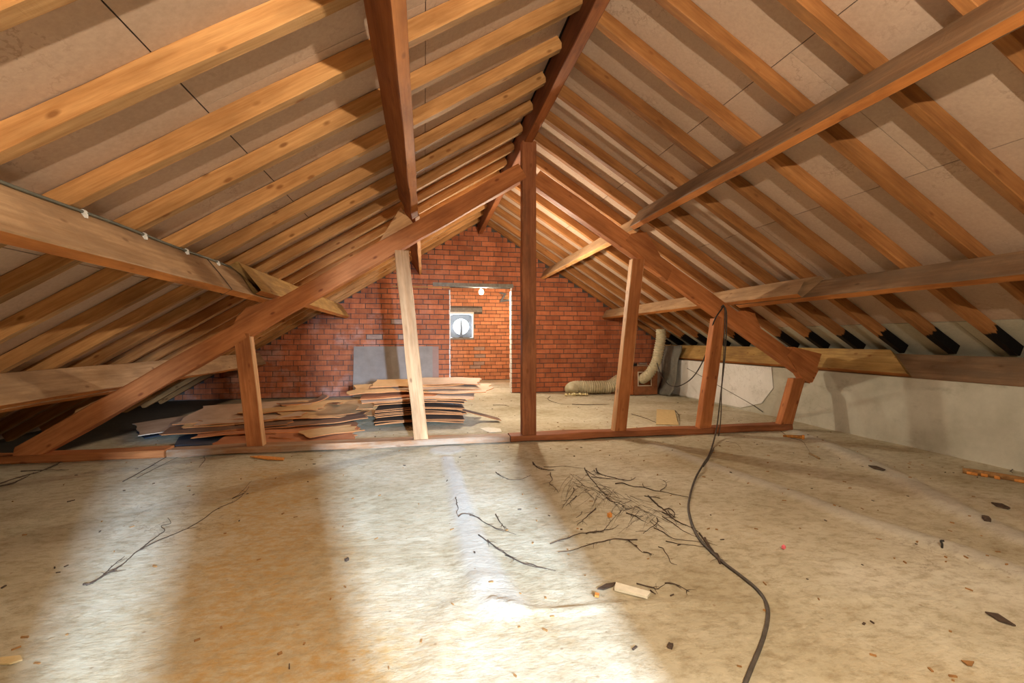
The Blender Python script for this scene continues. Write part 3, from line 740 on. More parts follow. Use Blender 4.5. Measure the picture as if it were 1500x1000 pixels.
prism('cleat', pxz([(1072, 458), (1090, 455), (1104, 459), (1112, 480), (1100, 482)]), YT + 0.01, YT + 0.10, M['truss'], tr, sg=-1)
prism('cleat', pxz([(1150, 520), (1160, 508), (1200, 518), (1193, 540), (1183, 561), (1174, 556)]), YT - 0.006, YT + 0.10, M['truss'], tr, sg=-1)
# sole plate in three lengths, the middle one smothered in screed
for xa, xb, mt, dz in ((-4.05, -2.40, M['truss'], 0.0), (-2.38, 0.9, M['sole'], -0.004), (0.91, 4.41, M['king'], 0.0)):
    beam('sole_plate', (xa, YT + 0.07, 0.03 + dz), (xb, YT + 0.07, 0.03 + dz), (0, 1, 0), (0, 0, 1), 0.19, 0.068, (mt, mt), tr, wob=0.014, ch=0.010)

# ------------------------------------------------------------------ bulb
def lathe(name, prof, c, mat, parent, seg=20):
    V, Fc = [], []; c = Vector(c)
    for r, z in prof:
        for k in range(seg): a = 2 * math.pi * k / seg; V.append(c + Vector((r * math.cos(a), r * math.sin(a), z)))
    for i in range(len(prof) - 1):
        for k in range(seg): k2 = (k + 1) % seg; Fc.append((i * seg + k, i * seg + k2, (i + 1) * seg + k2, (i + 1) * seg + k))
    return mesh(name, V, Fc, mat, parent, smooth=True)
for B_, mt, ztop_, lb in ((BULB, 'bulb', 2.95, 'glowing bare bulb hanging in the doorway'), (BULB2, 'bulb2', 3.2, 'bare bulb hanging behind the king post')):
    bo = empty('hanging_bulb', B_, lb, 'lamp')
    lathe('glass_bulb', [(0.001, -0.062), (0.030, -0.054), (0.047, -0.028), (0.050, -0.008), (0.040, 0.018), (0.018, 0.042), (0.001, 0.043)], B_, M[mt], bo)
    lathe('lamp_holder', [(0.001, 0.043), (0.016, 0.043), (0.016, 0.07), (0.008, 0.078), (0.001, 0.088)], B_, M['black'], bo, 12)
    tube('cord', [Vector(B_) + Vector((0, 0, 0.08)), Vector((B_[0], B_[1], ztop_))], 0.003, M['black'], bo, 6)

# ------------------------------------------------------------------ conduit with clips on the left middle purlin
def conduit():
    cp = []
    for (u, v) in ((-420, 30), (-150, 195), (0, 268), (60, 292), (107, 309), (160, 329), (205, 345), (267, 367), (317, 386), (353, 397), (382, 407), (430, 424)):
        x = -1.555; z = None
        # follow the purlin's top inner edge
        d = ray(u, v); yy = None
        # intersect with the vertical plane x = X0 just inside the edge
        X0 = -1.617
        p = onX(u, v, X0) if abs(d.x) > 1e-4 and X0 / d.x > 0 else None
        if p is not None: cp.append(p)
    return cp
cpts = []
for yy in [-2.3, -1.0, 0.2, 1.0, 1.6, 2.2, 2.8, 3.4, 4.0, 4.6, 4.85]:
    A = Vector((-1.502, yy, 1.497)); gap = ((ZB - K * abs(A.x - XR)) - A.z) * CS
    q = A + nL * (gap - 0.012) - dL * 0.010; q.z += 0.003 * math.sin(yy * 5); cpts.append(q)
cr = empty('conduit', (cpts[5].x, 2.2, cpts[5].z), 'thin grey electrical conduit clipped along the left middle purlin', 'conduit')
tube('pipe', smooth_path(cpts, 4), 0.008, M['conduit'], cr, 8)
for y in LR:
    if 1.2 < y < 4.7:
        yc = y + 0.075; A = Vector((-1.502, yc, 1.497)); gap = ((ZB - K * abs(A.x - XR)) - A.z) * CS
        q = A + nL * (gap - 0.012) - dL * 0.010
        V, Fc = tube_vf([q + Vector((0, -0.009, 0)), q + Vector((0, 0.009, 0))], 0.0125, 10)
        V2, F2 = box_vf(q.x - 0.004, q.x + 0.016, yc - 0.007, yc + 0.007, q.z - 0.028, q.z - 0.008)
        V, Fc = join_vf([(V, Fc), (V2, F2)]); mesh('clip', V, Fc, M['clip'], cr)

# ------------------------------------------------------------------ hanging cables
def px_depth(lst): return [onY(u, v, y) for u, v, y in lst]
ca = px_depth([(1058, 449, 4.80), (1063, 452, 4.79), (1064.5, 470, 4.78), (1062, 520, 4.76), (1056, 575, 4.74), (1050, 625, 4.68)])
cf = [onF(u, v, 0.007) for u, v in [(1041, 660), (1030, 680), (1018, 702), (1009, 735), (1011, 758), (1022, 785), (1040, 806), (1060, 824), (1085, 843), (1108, 862), (1122, 882), (1125, 905), (1117, 938), (1102, 975), (1085, 1015), (1050, 1080)]]
hc = tube('hanging_cable', smooth_path(ca + cf, 7), 0.0075, M['cable'], None, 8)
tag(hc, 'grey cable falling from the truss and snaking across the right floor to the front', 'cable')
cb = px_depth([(1056, 450, 4.81), (1060, 447, 4.80), (1062, 460, 4.775), (1060, 520, 4.75), (1057, 570, 4.74), (1056, 610, 4.72), (1052, 640, 4.68)]) + [onF(1040, 668, 0.02), onF(1030, 683, 0.022)]
tag(tube('hanging_cable', smooth_path(cb, 7), 0.0055, M['cable'], None, 8), 'second thinner cable hanging beside the long one in front of the sole plate', 'cable')
cc = px_depth([(1060, 448, 4.79), (1048, 466, 4.80), (1043, 480, 4.90), (1038, 505, 5.2), (1028, 532, 5.6), (1015, 552, 6.1), (1002, 562, 6.5), (990, 566, 6.9), (978, 562, 7.4), (968, 548, 7.9), (962, 530, 8.1), (961, 520, 8.12)])
tag(tube('hanging_cable', smooth_path(cc, 7), 0.008, M['black'], None, 8), 'black cable looping from the truss over to the ventilation duct', 'cable')
sd = [Vector((XWR - 0.012, 7.9, 0.55)), Vector((XWR - 0.012, 6.9, 0.30)), Vector((XWR - 0.012, 6.2, 0.12)), Vector((XWR - 0.03, 5.9, 0.03))]
tag(tube('wire', smooth_path(sd, 5), 0.006, M['cable'], None, 6), 'thin dark wire running diagonally down the white knee wall', 'wire')

# ------------------------------------------------------------------ flexible ducts and box
def duct(name, path, r, label, pitch=0.046):
    path = smooth_path(path, 10)
    # resample
    L = [0]
    for a, b in zip(path, path[1:]): L.append(L[-1] + (b - a).length)
    n = int(L[-1] / (pitch / 4)); pts = []; j = 0
    for i in range(n + 1):
        s = L[-1] * i / n
        while j < len(L) - 2 and L[j + 1] < s: j += 1
        t = (s - L[j]) / max(1e-6, L[j + 1] - L[j]); pts.append(path[j].lerp(path[j + 1], t))
    o = empty(name, path[0], label, 'duct')
    hb = tube('hose', pts, r, M['duct'], o, 22, rfun=lambda i, f: r * (1.0 + 0.10 * math.cos(i * math.pi / 2)))
    return o, pts
Y1 = 8.55
d1, _ = duct('flexible_duct', [Vector((2.86, 8.66, 0.10)), Vector((2.93, 8.74, 0.125)), Vector((3.10, 8.78, 0.135)), Vector((3.45, 8.76, 0.13)), Vector((3.72, 8.76, 0.14)), Vector((3.90, 8.80, 0.23)), Vector((4.05, 8.86, 0.28))], 0.125, 'cream corrugated duct lying on the floor along the brick wall')
V, Fc = [], []
parts = []
for k in range(9):
    c = Vector((2.74 + 0.052 * k + random.uniform(-0.02, 0.02), 8.55 + random.uniform(-0.03, 0.03), 0.022)); r = random.uniform(0.022, 0.038)
    bm = bmesh.new(); bmesh.ops.create_icosphere(bm, subdivisions=2, radius=r)
    for v in bm.verts: v.co = v.co * (1 + 0.3 * noise.noise(v.co * 40 + c * 9)); v.co.z *= 0.8; v.co += c
    parts.append(([v.co.copy() for v in bm.verts], [tuple(w.index for w in f.verts) for f in bm.faces])); bm.free()
V, Fc = join_vf(parts); mesh('foam_lining', V, Fc, M['foam'], d1, smooth=True)
d2, _ = duct('flexible_duct', [onY(968, 482, 8.15), onY(968, 496, 8.15), onY(965, 512, 8.15), onY(962, 527, 8.17), onY(956, 540, 8.2), onY(949, 549, 8.27), onY(943, 554, 8.38), onY(941, 555, 8.46)], 0.092, 'cream corrugated duct dropping from the roof into the wooden box')
# cable strap on it
# box
bx0, bx1 = onY(929, 577, 8.42).x, onY(963, 577, 8.42).x; bz = onY(930, 538, 8.42).z
wb = empty('wooden_box', ((bx0 + bx1) / 2, 8.6, 0), 'brown varnished wooden box with a framed hole taking the duct', 'box')
hx0, hx1, hz0, hz1 = bx0 + 0.09, bx0 + 0.35, 0.19, 0.44
parts = [box_vf(bx0, hx0, 8.42, 8.44, 0, bz), box_vf(hx1, bx1, 8.42, 8.44, 0, bz), box_vf(hx0, hx1, 8.42, 8.44, 0, hz0), box_vf(hx0, hx1, 8.42, 8.44, hz1, bz)]
V, Fc = join_vf(parts); mesh('front_panel', V, Fc, M['boxwood'], wb)
tag(box('side_panel', bx0 - 0.085, bx0 - 0.003, 8.45, 8.85, 0, bz, M['boxside'], wb), 'reddish side')
box('top_panel', bx0 - 0.1, bx1 + 0.01, 8.41, 8.9, bz, bz + 0.018, M['boxwood'], wb)
box('back_panel', hx0 - 0.03, hx1 + 0.03, 8.52, 8.54, hz0 - 0.05, hz1 + 0.05, M['boxside'], wb)
box('end_panel', bx1 - 0.02, bx1, 8.44, 8.85, 0, bz, M['boxwood'], wb)
parts = [box_vf(hx0 - 0.018, hx0, 8.405, 8.42, hz0 - 0.018, hz1 + 0.018), box_vf(hx1, hx1 + 0.018, 8.405, 8.42, hz0 - 0.018, hz1 + 0.018), box_vf(hx0, hx1, 8.405, 8.42, hz0 - 0.018, hz0), box_vf(hx0, hx1, 8.405, 8.42, hz1, hz1 + 0.018)]
V, Fc = join_vf(parts); mesh('hole_frame', V, Fc, M['trim_pale'], wb)
# odds and ends on the box
rr = random.Random(3)
def chunk(name, c, sx, sy, sz, rz, mat, label, cat, group=None, seed=0):
    bm = bmesh.new(); bmesh.ops.create_cube(bm, size=1)
    bmesh.ops.subdivide_edges(bm, edges=bm.edges, cuts=2, use_grid_fill=True)
    R = Matrix.Rotation(rz, 3, 'Z')
    for v in bm.verts:
        k = noise.noise(v.co * 2.3 + Vector((seed * 1.7, seed, 0)))
        q = Vector((v.co.x * sx * (1 + 0.35 * k), v.co.y * sy * (1 - 0.3 * k), (v.co.z + 0.5) * sz * (1 + 0.2 * k))); v.co = R @ q + Vector(c)
    me = bpy.data.meshes.new(name); bm.to_mesh(me); bm.free(); me.materials.append(mat)
    o = link_mesh(name, me); return tag(o, label, cat, group)
top = bz + 0.018
chunk('rubble', (bx0 - 0.02, 8.55, top), 0.10, 0.12, 0.04, 0.3, M['black'], 'black scrap on the left end of the wooden box', 'scrap', seed=1)
chunk('rubble', (bx0 + 0.10, 8.62, top), 0.09, 0.10, 0.055, 1.0, M['dark'], 'dark crumpled scrap on top of the wooden box', 'scrap', seed=2)
chunk('rubble', (bx0 + 0.24, 8.58, top), 0.20, 0.14, 0.03, 0.2, M['sheet_face'], 'flat tan offcut lying on top of the wooden box', 'offcut', seed=3)
chunk('rubble', (bx0 + 0.27, 8.60, top + 0.036), 0.16, 0.10, 0.022, -0.3, M['panel_grey'], 'grey offcut on top of the tan one on the box', 'offcut', seed=4)
# felt flap hanging beside the box
V, Fc = [], []
prof = [(4.87, 8.02, 0.98), (4.84, 8.02, 0.86), (4.80, 8.05, 0.72), (4.795, 8.06, 0.50), (4.79, 8.06, 0.30), (4.74, 8.08, 0.12), (4.66, 8.1, 0.012)]
for i, (x, y, z) in enumerate(prof):
    for k in range(7):
        f = k / 6; V.append(Vector((x - 0.05 * f + 0.02 * math.sin(k * 1.7 + i), y + 0.50 * f, z + 0.01 * math.sin(k * 2 + i * 0.7) * (z > 0.05))))
for i in range(len(prof) - 1):
    for k in range(6): Fc.append((i * 7 + k, i * 7 + k + 1, (i + 1) * 7 + k + 1, (i + 1) * 7 + k))
ff = mesh('felt_flap', V, Fc, M['felt'], smooth=True); mo = ff.modifiers.new('s', 'SOLIDIFY'); mo.thickness = 0.02
tag(ff, 'grey felt sheet hanging down the knee wall beside the wooden box', 'insulation')
wp = mesh('trim_3', [(XWR - 0.014, 6.4, 0.02), (XWR - 0.014, 8.5, 0.01), (XWR - 0.014, 8.5, 0.70), (XWR - 0.014, 5.75, 0.70), (XWR - 0.014, 5.72, 0.4), (XWR - 0.014, 5.95, 0.15)], [(0, 1, 2, 3, 4, 5)], M['plaster_white'])
mo = wp.modifiers.new('s', 'SOLIDIFY'); mo.thickness = 0.01; mo.offset = 1
tag(wp, 'whiter plaster patch on the far part of the knee wall', kind='structure')

# ------------------------------------------------------------------ hardboard sheets
SHN = [0]
def sheet(cx, cy, z, lx, ly, rz, mat, label, group, jag=0.08, bend=0.0, tiltx=0.0, tilty=0.0, th=0.005, sag=0.0, nx=16, ny=7, edge=None, curl=0.0):
    SHN[0] += 1; sd = SHN[0] * 3.7
    V = []; R = Matrix.Rotation(rz, 3, 'Z')
    for j in range(ny):
        fy = j / (ny - 1) - 0.5
        l0 = -lx / 2 - jag * (noise.noise(Vector((sd, fy * 3.1, 0))) + 0.6 * noise.noise(Vector((sd, fy * 11, 0))))
        l1 = lx / 2 + jag * (noise.noise(Vector((sd + 9, fy * 3.1, 0))) + 0.6 * noise.noise(Vector((sd + 9, fy * 11, 0))))
        for i in range(nx):
            fx = i / (nx - 1) - 0.5; x = l0 + (l1 - l0) * (fx + 0.5)
            y = fy * ly + 0.4 * jag * noise.noise(Vector((x * 4, sd, 5))) * (2 * abs(fy))
            zz = z + tiltx * x + tilty * y - bend * (2 * fx) ** 2 - sag * (2 * fy) ** 2 + 0.012 * noise.noise(Vector((x * 2 + sd, y * 2, 0))) + curl * max(0, 2 * fx) ** 3
            q = R @ Vector((x, y, 0)); V.append(Vector((cx + q.x, cy + q.y, zz)))
    mn = min(v.z for v in V)
    n0 = len(V); V += [v + Vector((0, 0, -th)) for v in V]
    base = min(v.z for v in V)
    if base < 0.004:
        for v in V: v.z += 0.0
    Fc, MI = [], []
    for j in range(ny - 1):
        for i in range(nx - 1):
            a = j * nx + i; Fc.append((a, a + 1, a + nx + 1, a + nx)); MI.append(0)
            Fc.append((n0 + a, n0 + a + nx, n0 + a + nx + 1, n0 + a + 1)); MI.append(0)
    rim = [i for i in range(nx)] + [j * nx + nx - 1 for j in range(1, ny)] + [(ny - 1) * nx + i for i in range(nx - 2, -1, -1)] + [j * nx for j in range(ny - 2, 0, -1)]
    for a, b in zip(rim, rim[1:] + rim[:1]): Fc.append((a, n0 + a, n0 + b, b)); MI.append(1)
    for v in V:
        v.z = max(v.z, 0.004)
    o = mesh('hardboard_sheet', V, Fc, [mat, edge or M['sheet_edge']], mi=MI)
    return tag(o, label, 'board', group)
g2 = 'hardboard sheets in the neat right stack'
# neat lower bundles of the right stack: x -0.62..0.50, front edge y about 5.95
z = 0.012; k = 0
SX, SY = -0.06, 6.28
rs = random.Random(11)
plan = [('b', 3, 0.010), ('g', 0, 0.045), ('b', 3, 0.010), ('g', 0, 0.012), ('b', 2, 0.012), ('g', 0, 0.045), ('b', 3, 0.012)]
NS = -1
for kind, cnt, dz in plan:
    if kind == 'g': z += dz; continue
    for q in range(cnt):
        NS += 1
        w_ = 1.14 + rs.uniform(-0.05, 0.03)
        sheet(SX + rs.uniform(-0.015, 0.015), SY + rs.uniform(-0.01, 0.015), z + 0.030, w_, 0.62, rs.uniform(-0.008, 0.008), M['sheet_dark'],
              'thin brown hardboard sheet, %s from the bottom of the neat stack behind the pale strut' % (['lowest'] + ordn[1:])[NS], g2, jag=0.012, bend=0.028, th=0.0085, tilty=0.0)
        z += dz + 0.0085
ztop_s = z + 0.03
# broken sheets thrown on top
g3 = 'broken hardboard sheets on top of the right stack'
tops = [(-0.35, 6.25, 0.9, 0.75, 0.10, 'sheet_face', 0.05), (0.18, 6.20, 1.0, 0.7, -0.08, 'sheet_face', 0.08), (-0.10, 6.35, 1.35, 0.8, 0.03, 'sheet_red', 0.08),
        (0.35, 6.28, 1.0, 0.55, -0.20, 'sheet_face', 0.12), (-0.42, 6.35, 1.05, 0.6, 0.06, 'sheet_tan', 0.12), (0.10, 6.42, 1.3, 0.6, -0.03, 'sheet_face', 0.14),
        (-0.10, 6.55, 1.15, 0.55, 0.05, 'sheet_tan', 0.12), (0.32, 6.55, 0.9, 0.5, -0.12, 'sheet_face', 0.12)]
tl = ['left-hand lowest of the broken sheets on the right stack', 'lowest broken sheet on the right-hand side of the right stack', 'wide reddish broken sheet in the middle of the stack behind the pale strut',
      'jagged sheet pointing right on top of the right stack', 'long tan sheet jutting out left from the right stack', 'wide broken sheet second from the top of the right stack',
      'topmost tan sheet of the stack behind the pale strut', 'topmost pinkish sheet at the right of the stack behind the pale strut']
z = ztop_s
for (x, y, lx, ly, r, m_, j), lb in zip(tops, tl):
    sheet(x, y, z + 0.012, lx, ly, r, M[m_], lb, g3, jag=j, bend=rs.uniform(-0.012, 0.02), tiltx=rs.uniform(-0.015, 0.015), tilty=0.10, th=0.009)
    z += 0.021
sheet(0.72, 6.1, 0.10, 0.55, 0.16, -0.12, M['sheet_dark'], 'dark narrow offcut sloping off the right end of the right stack', g3, jag=0.05, tiltx=-0.25, th=0.006)
# left heap: flat, wide, disordered; x -3.1..-0.85, y 5.05..7.5
g1 = 'hardboard sheets in the left heap'
heap = [  # cx, cy, z, lx, ly, rz, mat, jag, tiltx, tilty, curl, label
    (-1.45, 5.28, 0.030, 1.35, 0.42, 0.03, 'sheet_red', 0.05, 0.0, 0.00, 0, 'lowest red-brown sheet at the front of the left heap'),
    (-1.15, 5.50, 0.050, 0.80, 0.55, 0.35, 'sheet_red', 0.10, 0.0, 0.02, 0, 'red-brown sheet angled to the right at the front of the left heap'),
    (-1.05, 5.45, 0.075, 0.60, 0.30, 0.55, 'sheet_tan', 0.08, 0.0, 0.02, 0, 'small pointed offcut on the right front of the left heap'),
    (-1.85, 5.70, 0.085, 1.20, 0.50, 0.10, 'sheet_red', 0.07, 0.0, 0.00, 0, 'reddish sheet under the strut in the left heap'),
    (-2.20, 5.75, 0.105, 1.25, 0.35, 0.16, 'sheet_dark', 0.05, 0.03, 0.0, 0, 'dark narrow sheet at the left front of the left heap'),
    (-1.45, 5.85, 0.115, 1.50, 0.40, 0.14, 'sheet_dark', 0.08, 0.02, 0.0, 0.03, 'dark curved sheet sweeping right in the left heap'),
    (-2.15, 5.95, 0.135, 1.15, 0.35, 0.18, 'sheet_tan', 0.05, 0.04, 0.0, 0, 'first of the stacked tan strips left of the strut'),
    (-2.05, 6.00, 0.150, 1.10, 0.35, 0.16, 'sheet_face', 0.05, 0.04, 0.0, 0, 'second of the stacked tan strips left of the strut'),
    (-1.50, 6.15, 0.165, 1.00, 0.50, 0.05, 'sheet_tan', 0.12, 0.0, 0.0, 0, 'tan broken sheet behind the strut in the left heap'),
    (-1.35, 6.25, 0.180, 0.95, 0.60, 0.25, 'sheet_tan', 0.14, 0.0, 0.01, 0, 'jagged tan sheet in the middle of the left heap'),
    (-2.20, 6.45, 0.185, 1.35, 0.95, 0.12, 'sheet_face', 0.06, 0.03, 0.01, 0, 'large brownish sheet spread over the left heap'),
    (-1.75, 6.30, 0.205, 0.85, 0.30, 0.10, 'sheet_tan', 0.10, 0.02, 0.0, 0, 'pale tan strip lying on the large sheet of the left heap'),
    (-1.25, 6.60, 0.200, 1.05, 0.65, 0.15, 'sheet_tan', 0.12, 0.0, 0.0, 0, 'upper tan sheet right of the strut in the left heap'),
    (-1.40, 6.85, 0.150, 1.10, 0.60, -0.05, 'sheet_tan', 0.08, 0.0, 0.0, 0, 'flat tan sheet at the back of the left heap'),
    (-1.65, 6.75, 0.225, 0.60, 0.16, 0.55, 'sheet_dark', 0.05, 0.0, 0.0, 0.07, 'curled dark splinter standing up on the left heap'),
    (-1.20, 6.60, 0.225, 0.28, 0.10, -0.9, 'sheet_dark', 0.03, 0.0, 0.0, 0.02, 'small dark curl on the tan sheet of the left heap'),
]
for cx, cy, z, lx, ly, r, m_, j, tx, ty, cu, lb in heap:
    sheet(cx, cy, z, lx, ly, r, M[m_], lb, g1, jag=j * 1.3, tiltx=tx, tilty=ty + 0.07, th=0.008, curl=cu, bend=rs.uniform(-0.01, 0.015))
# big bowed pale sheet at the far left of the heap
sheet(-2.75, 6.35, 0.10, 1.25, 1.0, 0.55, M['sheet_face'], 'big bowed greyish sheet with a bright edge at the far left of the heap', g1, jag=0.05, tiltx=0.06, th=0.008, edge=M['trim_pale'])
sheet(-0.90, 6.75, 0.06, 0.75, 0.50, 0.12, M['sheet_tan'], 'flat orange-tan sheet between the two stacks', g1, jag=0.04, th=0.008)
# dark blue film poking out under the heap
for (px, lb) in ((((200, 632), (262, 622), (330, 606), (300, 625), (212, 641)), 'dark blue-black film under the far left of the heap'), (((262, 640), (300, 628), (380, 628), (330, 650), (255, 652)), 'dark blue-black film under the front left of the heap')):
    P_ = [onZ(u, v, 0.02) for u, v in px]
    V = P_ + [p - Vector((0, 0, 0.012)) for p in P_]; n = len(P_)
    o = mesh('plastic_film', V, [tuple(range(n)), tuple(range(2 * n - 1, n - 1, -1))] + [(i, i + n, (i + 1) % n + n, (i + 1) % n) for i in range(n)], M['blue_film'])
    tag(o, lb, 'film')
# panels leaning on the brick wall
def lean(name, x0, x1, ztop, ybase, mat, label, dy=0):
    V = []
    for (yy, zz) in ((ybase, 0.005), (ybase + 0.014, 0.005), (YW - 0.016 - dy, ztop), (YW - 0.030 - dy, ztop)):
        V += [Vector((x0, yy, zz)), Vector((x1, yy, zz))]
    return tag(mesh(name, V, [(0, 1, 7, 6), (3, 2, 4, 5), (1, 3, 5, 7), (2, 0, 6, 4), (6, 7, 5, 4), (0, 2, 3, 1)], mat), label, 'panel')
lean('leaning_panel', -1.34, 0.155, 0.965, 9.05, M['panel_grey'], 'large grey-brown panel leaning on the brick wall behind the right stack', 0.02)
lean('leaning_panel', -0.10, 0.275, 0.96, 9.10, M['panel_red'], 'narrow reddish panel peeking out right of the grey leaning panel', 0.0)

# ------------------------------------------------------------------ things lying on the floor
def flat_poly(name, px, h, mat, label, cat, group=None, lift=0.004):
    P_ = [onF(u, v, lift + h) for u, v in px]; n = len(P_)
    V = P_ + [p - Vector((0, 0, h)) for p in P_]
    o = mesh(name, V, [tuple(range(n)), tuple(range(2 * n - 1, n - 1, -1))] + [(i, i + n, (i + 1) % n + n, (i + 1) % n) for i in range(n)], mat)
    return tag(o, label, cat, group)
flat_poly('wood_offcut', [(902, 852), (953, 866), (948, 873), (900, 861)], 0.012, M['paper'], 'pale rectangular wood offcut lying on the floor right of centre', 'offcut')
flat_poly('paper_scrap', [(703, 627), (716, 625.5), (733, 627.5), (735, 632), (718, 633), (712, 631)], 0.004, M['paper'], 'white torn paper beyond the sole plate between strut and king post', 'paper')
flat_poly('cardboard_piece', [(962, 599), (988, 600.5), (994, 622), (961, 621)], 0.006, M['cardboard'], 'square tan cardboard flat on the floor beyond the truss', 'cardboard')
flat_poly('cardboard_piece', [(914, 628.5), (930, 626), (942, 627), (925, 631)], 0.006, M['cardboard'], 'small tan cardboard strip tucked behind the sole plate', 'cardboard')
flat_poly('wood_splinter', [(366, 668), (382, 667), (417, 670), (415, 673), (392, 672)], 0.008, M['orange'], 'orange splinter in front of the sole plate near the left strut', 'splinter')
flat_poly('wood_splinter', [(0, 962), (30, 959), (33, 965), (14, 971), (0, 971)], 0.006, M['cardboard'], 'yellow wood splinter at the left edge of the floor', 'splinter')
flat_poly('dark_shard', [(1443, 895), (1462, 898), (1488, 915), (1464, 908)], 0.006, M['twig'], 'long dark bark shard on the right floor near the front', 'bark')
flat_poly('dark_shard', [(1452, 735), (1468, 737), (1480, 743), (1476, 744), (1460, 740)], 0.008, M['twig'], 'dark stick fragment on the far right floor', 'bark')
flat_poly('dark_shard', [(1272, 681), (1284, 682), (1297, 687), (1294, 688), (1280, 685)], 0.008, M['twig'], 'thin dark fragment on the ridge near the knee wall', 'bark')
flat_poly('dark_shard', [(875, 861), (888, 854), (902, 852), (898, 857), (884, 862)], 0.006, M['twig'], 'dark leaf shard at the left end of the pale offcut', 'bark')
flat_poly('brown_leaf', [(1408, 966), (1427, 968), (1424, 974), (1417, 973)], 0.004, M['brown'], 'brown leaf at the lower right of the floor', 'leaf')
flat_poly('brown_leaf', [(872, 867), (878, 868), (877, 872), (871, 871)], 0.010, M['orange'], 'tiny orange chip left of the pale offcut', 'chip')
# amber cork-like roll
pa, pb = onF(1147, 638, 0.02), onF(1175, 640, 0.024)
ar = empty('amber_roll', pa, 'short amber roll lying in front of the sole plate near the knee wall', 'roll')
tube('body', [pa, pa.lerp(pb, 0.3), pa.lerp(pb, 0.8), pb], 0.018, M['amber'], ar, 12, rfun=lambda i, f: 0.012 + 0.010 * f)
tube('cap', [pb, pb + (pb - pa) * 0.12], 0.025, M['orange'], ar, 12)
pa, pb = onF(1186, 664, 0.01), onF(1200, 671, 0.012)
tag(tube('short_stick', [pa, pb], 0.010, M['twig_pale'], None, 8), 'short grey-brown stick on the floor near the amber roll', 'stick')
# long stick with orange worn spots at the foot of the knee wall
pts = [onF(u, v, 0.02) for u, v in [(1410, 689), (1440, 693), (1470, 698), (1500, 703), (1540, 710)]]
st = empty('worn_stick', pts[0], 'long brown stick with orange worn patches at the foot of the knee wall', 'stick')
tube('shaft', pts, 0.024, M['brown'], st, 10)
for (u0, v0, u1, v1) in ((1416, 691.5, 1431, 694), (1436, 694.5, 1446, 696), (1456, 698, 1464, 699.5), (1485, 702, 1500, 705)):
    a, b = onF(u0, v0, 0.012), onF(u1, v1, 0.012); dd = Vector((-0.012, -0.012, 0.0)); tube('worn_patch', [a + dd, b + dd], 0.013, M['orange'], st, 8)
# pink bit
pk = onF(1148, 803, 0.008)
chunk('pink_scrap', pk, 0.020, 0.012, 0.016, 0.4, M['pink'], 'tiny crumpled pink scrap on the right floor', 'scrap', seed=8)
chunk('orange_crumb', onF(893, 757, 0.002), 0.022, 0.02, 0.025, 0.4, M['orange'], 'small orange crumb in the middle of the dry twigs', 'crumb', seed=9)
chunk('dark_lump', onF(1445, 762, 0.0), 0.05, 0.03, 0.022, 0.8, M['twig'], 'dark curled lump on the far right floor', 'lump', seed=10)
chunk('dark_lump', onF(982, 948, 0.0), 0.020, 0.016, 0.012, 0.8, M['twig'], 'small black lump on the floor at the bottom right of centre', 'lump', seed=11)
chunk('dark_lump', onF(508, 821, 0.0), 0.018, 0.014, 0.012, 0.8, M['twig'], 'small black lump on the floor left of the white ridge', 'lump', seed=12)
tag(tube('bent_nail', smooth_path([onF(1380, 802, 0.004), onF(1380, 796, 0.02), onF(1378, 792, 0.03), onF(1383, 792, 0.032)], 3), 0.005, M['black'], None, 6), 'small black bent nail standing on the right floor', 'nail')

# dry roots and twigs (paths read off the floor)
def twig_thing(name, paths, label, mat='twig', r0=0.0045, cat='twig'):
    parts = []; rb_ = random.Random(len(label) * 7 + len(paths))
    for pth in paths:
        r = r0
        if isinstance(pth[0], (int, float)): r = pth[0]; pth = pth[1]
        pts = smooth_path([onF(u, v, 0.004 + 0.003 * math.sin(i * 2.1)) for i, (u, v) in enumerate(pth)], 5)
        pts = [p + Vector((noise.noise(p * 30) * 0.006, noise.noise(p * 30 + Vector((5, 5, 5))) * 0.006, 0)) for p in pts]
        parts.append(tube_vf(pts, r * 0.85, 5, taper=0.35))
        if r >= 0.004 and len(pts) > 8:
            for _ in range(5):                # fine side shoots growing out of the stem
                k = rb_.randrange(2, len(pts) - 2); d = (pts[k + 1] - pts[k - 1]).normalized(); a = rb_.choice((-1, 1)) * rb_.uniform(0.3, 1.0)
                d = Matrix.Rotation(a, 3, 'Z') @ d; L_ = rb_.uniform(0.02, 0.07)
                q = [pts[k], pts[k] + d * L_ * 0.5 + Vector((rb_.uniform(-.006, .006), rb_.uniform(-.006, .006), 0)), pts[k] + d * L_]
                parts.append(tube_vf(q, 0.0014, 4, taper=0.4))
    V, Fc = join_vf(parts); return tag(mesh(name, V, Fc, M[mat], smooth=True), label, cat)
def z5(l): return [(770 + x / 5, 660 + y / 5) for x, y in l]
twig_thing('twig', [(0.004, [(128, 856), (160, 838), (185, 822), (200, 808), (235, 790), (262, 779), (290, 765), (318, 745), (345, 733), (358, 722), (365, 712)]), (0.0035, [(200, 808), (217, 795), (232, 784), (241, 776), (236, 770), (250, 766), (246, 758)]),
                    (0.004, [(130, 855), (150, 843), (168, 826), (182, 815)]), (0.006, [(123, 855), (135, 853), (152, 842), (172, 834)]), (0.003, [(358, 722), (340, 730), (352, 722), (368, 704)])], 'long dark dry root on the left floor ending in a thick tip')
twig_thing('twig', [(0.008, [(0, 708), (30, 698), (60, 690), (85, 680)]), (0.009, [(0, 712), (22, 706), (50, 692)]), (0.006, [(60, 690), (88, 677), (102, 671), (112, 662)]), (0.005, [(30, 690), (60, 688), (100, 688)])], 'dark dry root crossing the sole plate at the far left')
